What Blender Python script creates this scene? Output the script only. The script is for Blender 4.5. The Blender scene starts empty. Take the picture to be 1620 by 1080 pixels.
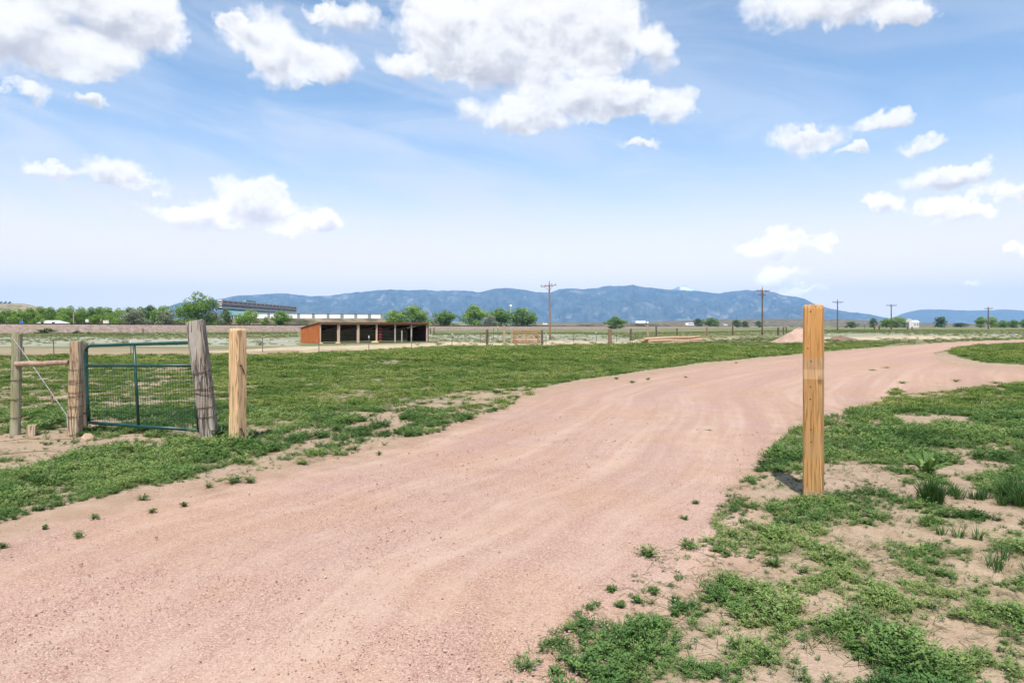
import bpy, math, random
import numpy as np
from mathutils import Vector, Matrix

random.seed(7)
SC = bpy.context.scene
COL = SC.collection
R = math.radians

# ------------------------------------------------------------------ camera
F, CX, HZ, CAMH = 1080.0, 810.0, 516.0, 1.6      # focal length in photo pixels, principal x, horizon row, eye height
cam_d = bpy.data.cameras.new('camera')
cam = bpy.data.objects.new('camera', cam_d)
COL.objects.link(cam)
cam.location = (0, 0, CAMH)
cam.rotation_euler = (R(90), 0, 0)
cam_d.sensor_width = 36
cam_d.lens = 24
cam_d.shift_y = -24.0 / 1620.0
cam_d.clip_start = 0.05
cam_d.clip_end = 90000
SC.camera = cam

# ------------------------------------------------------------------ sun, exposure, sampling
SUN_EL, SUN_AZ = 61.0, 184.0      # azimuth clockwise from +Y: the sun stands behind the camera
sun_d = bpy.data.lights.new('sun', 'SUN')
sun_d.energy = 5.0
sun_d.angle = R(0.53)
sun_d.color = (1.0, 0.95, 0.87)
sun = bpy.data.objects.new('sun', sun_d)
COL.objects.link(sun)
sd = Vector((math.sin(R(SUN_AZ)) * math.cos(R(SUN_EL)), math.cos(R(SUN_AZ)) * math.cos(R(SUN_EL)), math.sin(R(SUN_EL))))
sun.rotation_euler = (-sd).to_track_quat('-Z', 'Y').to_euler()
SC.view_settings.view_transform = 'Standard'
SC.view_settings.look = 'None'
SC.view_settings.exposure = 0.36
SC.view_settings.gamma = 1.0
SC.cycles.use_denoising = True
SC.cycles.use_adaptive_sampling = True
SC.cycles.adaptive_threshold = 0.02
SC.cycles.adaptive_min_samples = 12
SC.cycles.max_bounces = 6
SC.cycles.diffuse_bounces = 3
SC.cycles.transparent_max_bounces = 8
SC.cycles.volume_bounces = 1
SC.cycles.sample_clamp_indirect = 4.0

# ------------------------------------------------------------------ node helper
class NT:
    def __init__(s, tree):
        s.t = tree
    def n(s, typ, _in=None, **kw):
        nd = s.t.nodes.new(typ)
        for k, v in kw.items():
            setattr(nd, k, v)
        for k, v in (_in or {}).items():
            sock = nd.inputs[k]
            if hasattr(v, 'is_output') or isinstance(v, bpy.types.NodeSocket):
                s.t.links.new(v, sock)
            else:
                sock.default_value = v
        return nd
    def m(s, op, a, b=None, c=None, clamp=False):
        d = {0: a}
        if b is not None: d[1] = b
        if c is not None: d[2] = c
        return s.n('ShaderNodeMath', d, operation=op, use_clamp=clamp).outputs[0]
    def v(s, op, a, b=None):
        d = {0: a}
        if b is not None: d[1] = b
        nd = s.n('ShaderNodeVectorMath', d, operation=op)
        return nd.outputs['Value'] if op in ('DOT_PRODUCT', 'LENGTH', 'DISTANCE') else nd.outputs[0]
    def ss(s, x, lo, hi, a=0.0, b=1.0):
        return s.n('ShaderNodeMapRange', {0: x, 1: lo, 2: hi, 3: a, 4: b}, interpolation_type='SMOOTHSTEP').outputs[0]
    def lin(s, x, lo, hi, a=0.0, b=1.0):
        return s.n('ShaderNodeMapRange', {0: x, 1: lo, 2: hi, 3: a, 4: b}).outputs[0]
    def mix(s, f, a, b, blend='MIX'):
        nd = s.n('ShaderNodeMix', data_type='RGBA', blend_type=blend)
        for k, v in ((0, f), (6, a), (7, b)):
            sock = nd.inputs[k]
            if isinstance(v, bpy.types.NodeSocket):
                s.t.links.new(v, sock)
            else:
                sock.default_value = v if k == 0 else (v[0], v[1], v[2], 1)
        return nd.outputs[2]
    def noise(s, vec, scale, detail=4, rough=0.55, dist=0.0, typ='FBM'):
        return s.n('ShaderNodeTexNoise', {'Vector': vec, 'Scale': scale, 'Detail': detail, 'Roughness': rough, 'Distortion': dist}, noise_type=typ).outputs['Fac']
    def ramp(s, f, stops):
        nd = s.n('ShaderNodeValToRGB', {0: f})
        el = nd.color_ramp.elements
        while len(el) < len(stops): el.new(0.5)
        for e, (p, c) in zip(el, stops):
            e.position = p; e.color = (c[0], c[1], c[2], 1)
        return nd.outputs[0]
    def sep(s, v):
        return s.n('ShaderNodeSeparateXYZ', {0: v}).outputs
    def comb(s, x=0.0, y=0.0, z=0.0):
        return s.n('ShaderNodeCombineXYZ', {0: x, 1: y, 2: z}).outputs[0]

# ------------------------------------------------------------------ world: sky texture with clouds and cirrus laid out by direction
def build_world():
    w = bpy.data.worlds.new('World')
    SC.world = w
    w.use_nodes = True
    t = w.node_tree
    t.nodes.clear()
    N = NT(t)
    sky = N.n('ShaderNodeTexSky', sky_type='NISHITA', sun_disc=False, sun_elevation=R(SUN_EL), sun_rotation=R(SUN_AZ), altitude=1600, air_density=1.0, dust_density=1.6, ozone_density=1.0)
    g = N.n('ShaderNodeTexCoord').outputs['Generated']
    x, y, z = N.sep(g)[:3]
    az = N.m('ARCTAN2', x, y)
    el = N.m('ARCSINE', z)
    p0 = N.comb(az, el, 0.0)
    # cumulus: blobs (column, row, half width, half height) seen in the photograph, turned into directions
    blobs = [
        (120, -20, 170, 90), (20, 62, 100, 66), (225, 40, 70, 60), (110, 80, 110, 40),
        (430, 62, 75, 48), (520, 95, 60, 34), (438, 108, 46, 36), (385, 42, 30, 20),
        (560, 32, 46, 26), (640, 100, 44, 22), (505, 16, 26, 12), (690, 45, 70, 50), (770, 40, 110, 85), (900, 20, 120, 80), (960, 60, 60, 60), (830, 100, 120, 55), (710, 108, 26, 16),
        (800, 182, 70, 26), (880, 168, 80, 34), (960, 160, 70, 32), (1000, 152, 40, 26), (1066, 166, 38, 30),
        (1290, 5, 110, 42), (1390, 12, 90, 36), (1440, 20, 50, 20), (1050, 80, 32, 40),
        (1270, 222, 48, 26), (1310, 210, 44, 20), (1400, 192, 46, 14), (1448, 230, 38, 12), (1362, 232, 20, 8),
        (1470, 280, 66, 19), (1520, 275, 42, 20), (1400, 320, 42, 18), (1495, 323, 44, 18), (1530, 341, 44, 14), (1590, 300, 58, 19), (1645, 302, 50, 20),
        (1220, 390, 58, 22), (1236, 380, 34, 26), (1300, 388, 24, 16), (1228, 436, 48, 17), (1610, 405, 30, 14),
        (180, 268, 58, 24), (215, 286, 62, 13), (75, 262, 48, 14),
        (330, 342, 90, 24), (400, 318, 66, 38), (430, 300, 36, 28), (450, 345, 80, 24), (490, 356, 40, 16),
        (1012, 230, 40, 9), (50, 150, 34, 20), (145, 155, 22, 12), (1255, 458, 60, 8), (1540, 452, 26, 6),
    ]
    # small scale wobble of the outline
    w1 = N.n('ShaderNodeTexNoise', {'Vector': p0, 'Scale': 11.0, 'Detail': 3.0, 'Roughness': 0.6}, noise_dimensions='2D').outputs['Color']
    wob = N.v('MULTIPLY', N.v('SUBTRACT', w1, (0.5, 0.5, 0.5)), (0.062, 0.044, 0.0))
    w2 = N.n('ShaderNodeTexNoise', {'Vector': p0, 'Scale': 60.0, 'Detail': 3.0, 'Roughness': 0.65}, noise_dimensions='2D').outputs['Color']
    wob2 = N.v('MULTIPLY', N.v('SUBTRACT', w2, (0.5, 0.5, 0.5)), (0.026, 0.019, 0.0))
    p = N.v('ADD', N.v('ADD', p0, wob), wob2)
    acc = None
    for (bx, by, rx, ry) in blobs:
        u, v = (bx - CX) / F, (HZ - by) / F
        a0, e0 = math.atan(u), math.atan(v / math.hypot(1, u))
        ra = rx / F * math.cos(a0) ** 2 * 1.24
        re = ry / F * math.cos(e0) ** 2 * math.cos(a0) * 1.24
        # q = (p - centre) / radius with a third component of 1, so that one sum gathers weight and height
        q = N.n('ShaderNodeVectorMath', {0: p, 1: (1 / ra, 1 / re, 0), 2: (-a0 / ra, -e0 / re, 1.0)}, operation='MULTIPLY_ADD').outputs[0]
        f = N.m('SUBTRACT', 2.0, N.v('DOT_PRODUCT', q, q), clamp=True)
        qf = N.n('ShaderNodeVectorMath', {0: q, 'Scale': f}, operation='SCALE').outputs[0]
        acc = qf if acc is None else N.v('ADD', acc, qf)
    _, accG, accS = N.sep(acc)[:3]
    # beyond the frame the same kind of broken cumulus goes on
    pz = N.v('MULTIPLY', g, (3.2, 3.2, 6.0))
    gen = N.noise(pz, 1.3, 4, 0.55)
    out_el = N.ss(el, 0.50, 0.62)
    out_az = N.ss(N.m('ABSOLUTE', az), 0.72, 0.85)
    outm = N.m('MAXIMUM', out_el, out_az)
    def fb2(off):
        return N.n('ShaderNodeTexNoise', {'Vector': N.n('ShaderNodeVectorMath', {0: p0, 1: (1.0, 1.35, 1.0), 2: off}, operation='MULTIPLY_ADD').outputs[0], 'Scale': 16.0, 'Detail': 6.0, 'Roughness': 0.56, 'Distortion': 0.2}, noise_dimensions='2D').outputs['Fac']
    fb, fbU = fb2((0, 0, 0)), fb2((-0.006, 0.022, 0))
    # thin cirrus veil, and the pale air low over the plain
    rot = N.n('ShaderNodeVectorRotate', {'Vector': p0, 'Axis': (0, 0, 1), 'Angle': R(10)}).outputs[0]
    cir = N.n('ShaderNodeTexNoise', {'Vector': N.v('MULTIPLY', rot, (1.7, 8.5, 1.0)), 'Scale': 1.9, 'Detail': 5.0, 'Roughness': 0.58, 'Distortion': 0.5}, noise_dimensions='2D').outputs['Fac']
    cirm = N.m('MULTIPLY', N.ss(cir, 0.30, 0.74), N.ss(el, 0.62, 0.02, 0.35, 1.0))
    cirl = N.m('MULTIPLY', cirm, N.ss(az, 0.75, -0.35, 0.5, 1.0))
    skyc = N.n('ShaderNodeMix', {0: 1.0, 6: sky.outputs[0], 7: (0.165, 0.172, 0.165, 1)}, data_type='RGBA', blend_type='MULTIPLY').outputs[2]
    veil = N.mix(N.m('MULTIPLY', cirl, 0.72), skyc, (0.66, 0.70, 0.79))
    low = N.ss(el, 0.32, 0.02, 0.0, 0.92)
    veil = N.mix(low, veil, (0.70, 0.69, 0.725))
    veil = N.mix(N.ss(el, 0.22, 0.01), veil, (1.16, 0.99, 0.85))
    def clouded(S, gn):
        D = N.m('ADD', S, N.m('MULTIPLY', N.m('SUBTRACT', fb, 0.5), 1.5))
        alpha = N.m('MULTIPLY', N.ss(D, 0.08, 0.95), N.ss(S, 0.0, 0.34))
        lit = N.m('ADD', N.m('MULTIPLY', gn, 0.85), N.m('MULTIPLY', N.m('SUBTRACT', fb, fbU), 1.5))
        shade = N.ss(N.m('SUBTRACT', N.m('MULTIPLY', N.ss(S, 0.25, 1.6), 0.34), lit), -0.12, 1.05)
        ccol = N.ramp(shade, [(0.0, (0.86, 0.85, 0.84)), (0.35, (0.77, 0.765, 0.77)), (1.0, (0.47, 0.475, 0.53))])
        ccol = N.mix(N.ss(el, 0.24, 0.04, 0.0, 0.8), ccol, N.mix(shade, (1.6, 1.4, 1.24), (0.95, 0.84, 0.80)))
        allc = N.mix(N.m('MULTIPLY', alpha, N.ss(el, 0.0, 0.2, 0.95, 0.97)), veil, ccol)
        return N.n('ShaderNodeBackground', {'Color': allc, 'Strength': 1.0}).outputs[0]
    inside = clouded(N.m('MINIMUM', accS, 1.6), N.m('DIVIDE', accG, N.m('MAXIMUM', accS, 0.2)))
    outside = clouded(N.lin(gen, 0.54, 0.78), 0.1)
    both = N.n('ShaderNodeMixShader', {0: outm, 1: inside, 2: outside}).outputs[0]
    N.n('ShaderNodeOutputWorld', {'Surface': both})
    w.cycles.sampling_method = 'MANUAL'
    w.cycles.sample_map_resolution = 512
build_world()

# ------------------------------------------------------------------ numeric helpers
def _hash(ix, iy, seed):
    h = (ix.astype(np.int64) * 374761393 + iy.astype(np.int64) * 668265263 + seed * 974634761) & 0xffffffff
    h = ((h ^ (h >> 13)) * 1274126177) & 0xffffffff
    h = ((h ^ (h >> 16)) * 2246822519) & 0xffffffff
    return ((h ^ (h >> 15)) & 0xffffff) / float(0xffffff)
def vnoise(x, y, seed=0):
    x = np.asarray(x, float); y = np.asarray(y, float)
    ix, iy = np.floor(x), np.floor(y)
    fx, fy = x - ix, y - iy
    fx = fx * fx * (3 - 2 * fx); fy = fy * fy * (3 - 2 * fy)
    a, b = _hash(ix, iy, seed), _hash(ix + 1, iy, seed)
    c, d = _hash(ix, iy + 1, seed), _hash(ix + 1, iy + 1, seed)
    return (a * (1 - fx) + b * fx) * (1 - fy) + (c * (1 - fx) + d * fx) * fy
def fbm(x, y, oct=4, seed=0, rough=0.5):
    s = 0.0; a = 1.0; t = 0.0; f = 1.0
    for k in range(oct):
        s = s + a * vnoise(np.asarray(x) * f + 17.3 * k, np.asarray(y) * f - 9.1 * k, seed + k)
        t += a; a *= rough; f *= 2.03
    return s / t
def sstep(a, b, x):
    t = np.clip((np.asarray(x, float) - a) / (b - a), 0, 1)
    return t * t * (3 - 2 * t)
def inpoly(px, py, poly):
    r = np.zeros(px.shape, bool)
    n = len(poly)
    for i in range(n):
        x1, y1 = poly[i]; x2, y2 = poly[(i + 1) % n]
        if y1 == y2: continue
        c = ((y1 > py) != (y2 > py)) & (px < (x2 - x1) * (py - y1) / (y2 - y1) + x1)
        r ^= c
    return r
def polydist(px, py, poly, sx=1.0):
    d = np.full(px.shape, 1e9)
    n = len(poly)
    for i in range(n):
        x1, y1 = poly[i]; x2, y2 = poly[(i + 1) % n]
        dx, dy = x2 - x1, y2 - y1
        L = dx * dx + dy * dy + 1e-9
        t = np.clip(((px - x1) * dx + (py - y1) * dy) / L, 0, 1)
        d = np.minimum(d, np.hypot(px - x1 - t * dx, py - y1 - t * dy))
    return d

# ------------------------------------------------------------------ the lie of the land
RAIL0 = np.array([-155.0, 206.0]); RDIR = np.array([117.0, 180.0]); RDIR = RDIR / np.linalg.norm(RDIR)
RNOR = np.array([-RDIR[1], RDIR[0]])
def land(x, y):
    """height of the ground at a point of the plain"""
    x = np.asarray(x, float); y = np.asarray(y, float)
    u = x / np.maximum(y, 5.0)
    far = sstep(15, 95, y)
    z = far * (-0.5 + 0.85 * sstep(0.15, 0.5, u) * sstep(30, 220, y))
    d = (x - RAIL0[0]) * RNOR[0] + (y - RAIL0[1]) * RNOR[1]
    z = z + 0.012 * np.maximum(0, d - 40) * sstep(40, 160, d)
    near = 1 - sstep(25, 60, y)
    z = z + near * 0.05 * (fbm(x * 0.7, y * 0.7, 3, 5) - 0.5) * sstep(1.0, 4.0, np.abs(x) + y * 0.3)
    return z
def landf(x, y): return float(land(np.array([x]), np.array([y]))[0])
def ground_at(px, py):
    """point of the ground seen at a pixel of the photograph"""
    Y = F * CAMH / max(py - HZ, 0.5)
    for _ in range(12):
        X = (px - CX) / F * Y
        Y = 0.5 * Y + 0.5 * F * (CAMH - landf(X, Y)) / max(py - HZ, 0.5)
    X = (px - CX) / F * Y
    return Vector((X, Y, landf(X, Y)))
def at(px, Y, py=None):
    """point at depth Y seen at a pixel; on the ground when no row is given"""
    X = (px - CX) / F * Y
    return Vector((X, Y, landf(X, Y) if py is None else CAMH - (py - HZ) / F * Y))
def proj(x, y, z):
    y = np.maximum(y, 2.0)
    return CX + x / y * F, HZ + (CAMH - z) / y * F

# ------------------------------------------------------------------ mesh collecting and object helpers
class MB:
    def __init__(s): s.v = []; s.f = []
    def quadbox(s, c, size, rot=None, bevel=0.0):
        hx, hy, hz = size[0] / 2, size[1] / 2, size[2] / 2
        b = len(s.v); c = Vector(c)
        if bevel <= 0:
            pts = [(-hx, -hy, -hz), (hx, -hy, -hz), (hx, hy, -hz), (-hx, hy, -hz), (-hx, -hy, hz), (hx, -hy, hz), (hx, hy, hz), (-hx, hy, hz)]
            fc = [(0, 3, 2, 1), (4, 5, 6, 7), (0, 1, 5, 4), (1, 2, 6, 5), (2, 3, 7, 6), (3, 0, 4, 7)]
        else:
            e = bevel
            oct_ = [(-hx + e, -hy), (hx - e, -hy), (hx, -hy + e), (hx, hy - e), (hx - e, hy), (-hx + e, hy), (-hx, hy - e), (-hx, -hy + e)]
            k = min(1, 1 - e / max(hx, 1e-6)); k2 = min(1, 1 - e / max(hy, 1e-6))
            pts = [(x * k, y * k2, -hz) for x, y in oct_] + [(x, y, -hz + e) for x, y in oct_] + [(x, y, hz - e) for x, y in oct_] + [(x * k, y * k2, hz) for x, y in oct_]
            fc = [tuple(range(7, -1, -1)), tuple(range(24, 32))]
            for r in range(3):
                for i in range(8):
                    j = (i + 1) % 8
                    fc.append((r * 8 + i, r * 8 + j, r * 8 + 8 + j, r * 8 + 8 + i))
        for p in pts:
            p = Vector(p)
            if rot is not None: p = rot @ p
            s.v.append(tuple(c + p))
        s.f += [tuple(b + i for i in q) for q in fc]
        return s
    def bar(s, a, b, w, h=None):
        """box beam from a to b"""
        a, b = Vector(a), Vector(b); h = h or w
        d = b - a; L = d.length
        if L < 1e-6: return s
        x = d.normalized(); up = Vector((0, 0, 1)) if abs(x.z) < 0.95 else Vector((0, 1, 0))
        y = up.cross(x).normalized(); z = x.cross(y)
        rot = Matrix((x, y, z)).transposed()
        return s.quadbox((a + b) / 2, (L, w, h), rot)
    def tube(s, pts, r, seg=8, cap=True):
        pts = [Vector(p) for p in pts]
        rs = r if isinstance(r, (list, tuple)) else [r] * len(pts)
        b = len(s.v); prev = None
        for i, p in enumerate(pts):
            t = (pts[min(i + 1, len(pts) - 1)] - pts[max(i - 1, 0)])
            t = t.normalized() if t.length > 1e-9 else Vector((0, 0, 1))
            if prev is None:
                ref = Vector((1, 0, 0)) if abs(t.x) < 0.9 else Vector((0, 1, 0))
            else: ref = prev
            n = (ref - t * ref.dot(t)).normalized(); prev = n
            m = t.cross(n)
            for k in range(seg):
                a = 2 * math.pi * k / seg
                s.v.append(tuple(p + (n * math.cos(a) + m * math.sin(a)) * rs[i]))
        for i in range(len(pts) - 1):
            for k in range(seg):
                j = (k + 1) % seg
                s.f.append((b + i * seg + k, b + i * seg + j, b + (i + 1) * seg + j, b + (i + 1) * seg + k))
        if cap:
            s.f.append(tuple(b + k for k in range(seg - 1, -1, -1)))
            e = b + (len(pts) - 1) * seg
            s.f.append(tuple(e + k for k in range(seg)))
        return s
    def poly(s, pts):
        b = len(s.v); s.v += [tuple(p) for p in pts]; s.f.append(tuple(range(b, b + len(pts)))); return s
    def prism(s, base, top):
        n = len(base); b = len(s.v)
        s.v += [tuple(p) for p in base] + [tuple(p) for p in top]
        s.f.append(tuple(b + i for i in range(n - 1, -1, -1))); s.f.append(tuple(b + n + i for i in range(n)))
        for i in range(n):
            j = (i + 1) % n
            s.f.append((b + i, b + j, b + n + j, b + n + i))
        return s
    def mesh(s, name):
        me = bpy.data.meshes.new(name); me.from_pydata(s.v, [], s.f); me.update(); return me
    def build(s, name, mat, parent=None, smooth=False, loc=None):
        me = s.mesh(name)
        return link(name, me, mat, parent, smooth, loc)
def link(name, me, mat, parent=None, smooth=False, loc=None):
    if mat is not None and not me.materials: me.materials.append(mat)
    if smooth: me.polygons.foreach_set('use_smooth', [True] * len(me.polygons))
    o = bpy.data.objects.new(name, me); COL.objects.link(o)
    if parent is not None: o.parent = parent
    if loc is not None: o.location = loc
    return o
def npmesh(name, V, Q):
    """mesh from numpy vertex and quad arrays"""
    me = bpy.data.meshes.new(name)
    V = np.asarray(V, np.float32); Q = np.asarray(Q, np.int32); k = Q.shape[1]
    me.vertices.add(len(V)); me.vertices.foreach_set('co', V.ravel())
    me.loops.add(Q.size); me.loops.foreach_set('vertex_index', Q.ravel())
    me.polygons.add(len(Q)); me.polygons.foreach_set('loop_start', np.arange(len(Q), dtype=np.int32) * k)
    me.update(calc_edges=True); me.validate()
    return me
def tag(o, label, cat, group=None):
    o['label'] = label; o['category'] = cat
    if group: o['group'] = group
    return o
def empty(name, loc, label, cat, group=None, rz=0.0):
    o = bpy.data.objects.new(name, None); COL.objects.link(o)
    o.location = loc; o.rotation_euler = (0, 0, rz); o.empty_display_size = 0.2
    return tag(o, label, cat, group)
def struct(o, label=None):
    o['kind'] = 'structure'
    if label: o['label'] = label
    return o
def stuff(o, label=None):
    o['kind'] = 'stuff'
    if label: o['label'] = label
    return o

# ------------------------------------------------------------------ materials
MATS = {}
def mat(name, fn):
    if name in MATS: return MATS[name]
    m = bpy.data.materials.new(name); m.use_nodes = True
    t = m.node_tree; t.nodes.clear(); N = NT(t)
    out = N.n('ShaderNodeOutputMaterial')
    sh = fn(N)
    t.links.new(sh, out.inputs['Surface'])
    MATS[name] = m
    return m
def pbsdf(N, col, rough=0.8, bump=None, bstr=0.3, bdist=0.01, metal=0.0, spec=0.3):
    d = {'Roughness': rough, 'Metallic': metal, 'Specular IOR Level': spec}
    nd = N.n('ShaderNodeBsdfPrincipled', d)
    if isinstance(col, bpy.types.NodeSocket): N.t.links.new(col, nd.inputs['Base Color'])
    else: nd.inputs['Base Color'].default_value = (col[0], col[1], col[2], 1)
    if bump is not None:
        b = N.n('ShaderNodeBump', {'Height': bump, 'Strength': bstr, 'Distance': bdist})
        N.t.links.new(b.outputs[0], nd.inputs['Normal'])
    return nd.outputs[0]
def objco(N): return N.n('ShaderNodeTexCoord').outputs['Object']
def geopos(N): return N.n('ShaderNodeNewGeometry').outputs['Position']
def attr(N, name, kind='GEOMETRY'):
    return N.n('ShaderNodeAttribute', attribute_name=name, attribute_type=kind)

def simple(name, c, var=0.25, scale=3.0, rough=0.75, metal=0.0, spec=0.3):
    def fn(N):
        p = geopos(N)
        a = N.noise(p, scale, 5, 0.6)
        b = N.noise(p, scale * 9, 3, 0.6)
        f = N.m('ADD', N.m('MULTIPLY', a, 0.65), N.m('MULTIPLY', b, 0.35))
        lo = [k * (1 - var) for k in c]; hi = [min(1, k * (1 + var)) for k in c]
        return pbsdf(N, N.ramp(f, [(0.3, lo), (0.7, hi)]), rough, b, 0.15, 0.01, metal, spec)
    return mat(name, fn)

def wood(name, dark, light, grain=(60, 60, 2.2), knots=0.4, cracks=0.0, grey=None, rough=0.8, bstr=0.35, bands=None):
    def fn(N):
        p = objco(N)
        warp = N.v('ADD', N.v('MULTIPLY', p, (1, 1, 1)), N.v('MULTIPLY', N.n('ShaderNodeTexNoise', {'Vector': N.v('MULTIPLY', p, (3, 3, 1.2)), 'Scale': 1.6, 'Detail': 2.0}).outputs['Color'], (0.02, 0.02, 0.0)))
        g = N.noise(N.v('MULTIPLY', warp, grain), 1.0, 6, 0.6)
        b = N.noise(N.v('MULTIPLY', p, (4, 4, 0.9)), 1.3, 4, 0.55)
        f = N.m('ADD', N.m('MULTIPLY', g, 0.62), N.m('MULTIPLY', b, 0.38))
        col = N.ramp(f, [(0.30, dark), (0.52, [(a + c) / 2 for a, c in zip(dark, light)]), (0.72, light)])
        if grey is not None:
            gm = N.ss(N.noise(N.v('MULTIPLY', p, (3, 3, 1.0)), 2.2, 4, 0.6), 0.42, 0.66)
            col = N.mix(N.m('MULTIPLY', gm, 0.75), col, grey)
        if knots:
            vo = N.n('ShaderNodeTexVoronoi', {'Vector': N.v('MULTIPLY', p, (5, 5, 2.1)), 'Scale': 1.0, 'Randomness': 1.0}).outputs['Distance']
            col = N.mix(N.m('MULTIPLY', N.ss(vo, 0.13, 0.04), knots), col, [k * 0.35 for k in dark])
        h = g
        if cracks:
            cn = N.noise(N.v('MULTIPLY', p, (26, 26, 1.1)), 1.0, 3, 0.5)
            cm = N.ss(N.m('ABSOLUTE', N.m('SUBTRACT', cn, 0.5)), 0.035, 0.008)
            col = N.mix(N.m('MULTIPLY', cm, cracks), col, [k * 0.3 for k in dark])
            h = N.m('SUBTRACT', g, N.m('MULTIPLY', cm, 1.2))
        if bands:
            z = N.sep(p)[2]
            for (z0, z1, amt, c) in bands:
                bm = N.m('MULTIPLY', N.ss(z, z0 - 0.006, z0 + 0.006), N.ss(z, z1 + 0.006, z1 - 0.006))
                col = N.mix(N.m('MULTIPLY', bm, amt), col, c)
        return pbsdf(N, col, rough, h, bstr, 0.01)
    return mat(name, fn)

def leafmat(name, c1, c2, c3, trans=0.35):
    """c1 dark, c2 mid, c3 light leaf colours; picked by the instance's tint and the random of each plant"""
    def fn(N):
        tint = attr(N, 'tint', 'INSTANCER').outputs['Fac']
        rnd = N.n('ShaderNodeObjectInfo').outputs['Random']
        lf = attr(N, 'leafv').outputs['Fac']
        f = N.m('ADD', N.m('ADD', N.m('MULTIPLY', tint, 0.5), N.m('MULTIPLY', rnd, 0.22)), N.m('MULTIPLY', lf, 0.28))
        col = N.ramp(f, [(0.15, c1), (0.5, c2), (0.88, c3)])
        d = N.n('ShaderNodeBsdfPrincipled', {'Base Color': col, 'Roughness': 0.6, 'Specular IOR Level': 0.25}).outputs[0]
        tr = N.n('ShaderNodeBsdfTranslucent', {'Color': N.mix(0.5, col, (0.16, 0.22, 0.03))}).outputs[0]
        return N.n('ShaderNodeMixShader', {0: trans, 1: d, 2: tr}).outputs[0]
    return mat(name, fn)

# ------------------------------------------------------------------ ground cover zones (outlines read off the photograph, then laid on the land)
ROAD_L = [(-1500, 1300), (-900, 1112), (-400, 958), (0, 833), (60, 814), (140, 797), (240, 777), (330, 760), (420, 737), (520, 719), (600, 701), (690, 674), (760, 653), (810, 634), (830, 622), (900, 606), (980, 594), (1100, 577), (1200, 567), (1270, 560), (1360, 552), (1440, 545.5), (1500, 541.5), (1560, 539), (1640, 536.5), (2400, 533)]
ROAD_R = [(2400, 538), (1640, 541.5), (1570, 545), (1515, 551), (1480, 560), (1495, 571), (1540, 578), (1640, 580), (2600, 590), (2600, 606), (1640, 604), (1560, 613), (1480, 622), (1420, 630), (1340, 655), (1290, 668), (1250, 690), (1232, 715), (1205, 745), (1180, 775), (1190, 805), (1225, 850), (1190, 900), (1110, 950), (1040, 1000), (970, 1050), (910, 1100), (700, 1300)]
ROAD = ROAD_L + ROAD_R
P_PASTURE = [(-1500, 566), (0, 566), (300, 562), (480, 561), (600, 554), (700, 549), (860, 548), (1000, 545), (1100, 537), (1230, 541), (1430, 540), (1400, 547), (1270, 559), (1100, 575), (980, 592), (900, 604), (830, 617), (740, 625), (650, 645), (600, 665), (540, 690), (430, 728), (330, 754), (240, 772), (140, 792), (60, 809), (0, 828), (-1500, 1290)]
P_FRINGE = [(300, 752), (430, 718), (540, 680), (600, 655), (660, 635), (740, 618), (850, 612), (840, 625), (810, 640), (760, 660), (690, 682), (600, 708), (520, 728), (420, 745), (330, 766)]
P_SAND_L = [(-1500, 692), (0, 690), (60, 686), (110, 689), (200, 690), (300, 697), (230, 712), (140, 716), (95, 732), (0, 748), (-1500, 900)]
P_RIGHT = [(2600, 604), (1640, 603), (1560, 612), (1480, 621), (1430, 622), (1415, 615), (1400, 634), (1340, 652), (1290, 664), (1245, 688), (1225, 712), (1195, 745), (1155, 772), (1150, 805), (1190, 850), (1180, 890), (1130, 930), (1020, 985), (950, 1035), (900, 1085), (760, 1300), (2600, 1300)]
P_FRINGE_R = [(1150, 770), (1135, 805), (1120, 850), (1040, 880), (1000, 905), (945, 945), (880, 1000), (820, 1050), (780, 1100), (640, 1300), (760, 1300), (900, 1090), (950, 1040), (1010, 990), (1130, 930), (1180, 890), (1190, 850)]
P_ISLAND = [(1500, 556), (1530, 549), (1570, 545), (1640, 541), (2400, 537), (2600, 588), (1640, 577), (1560, 574), (1520, 566)]
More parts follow.
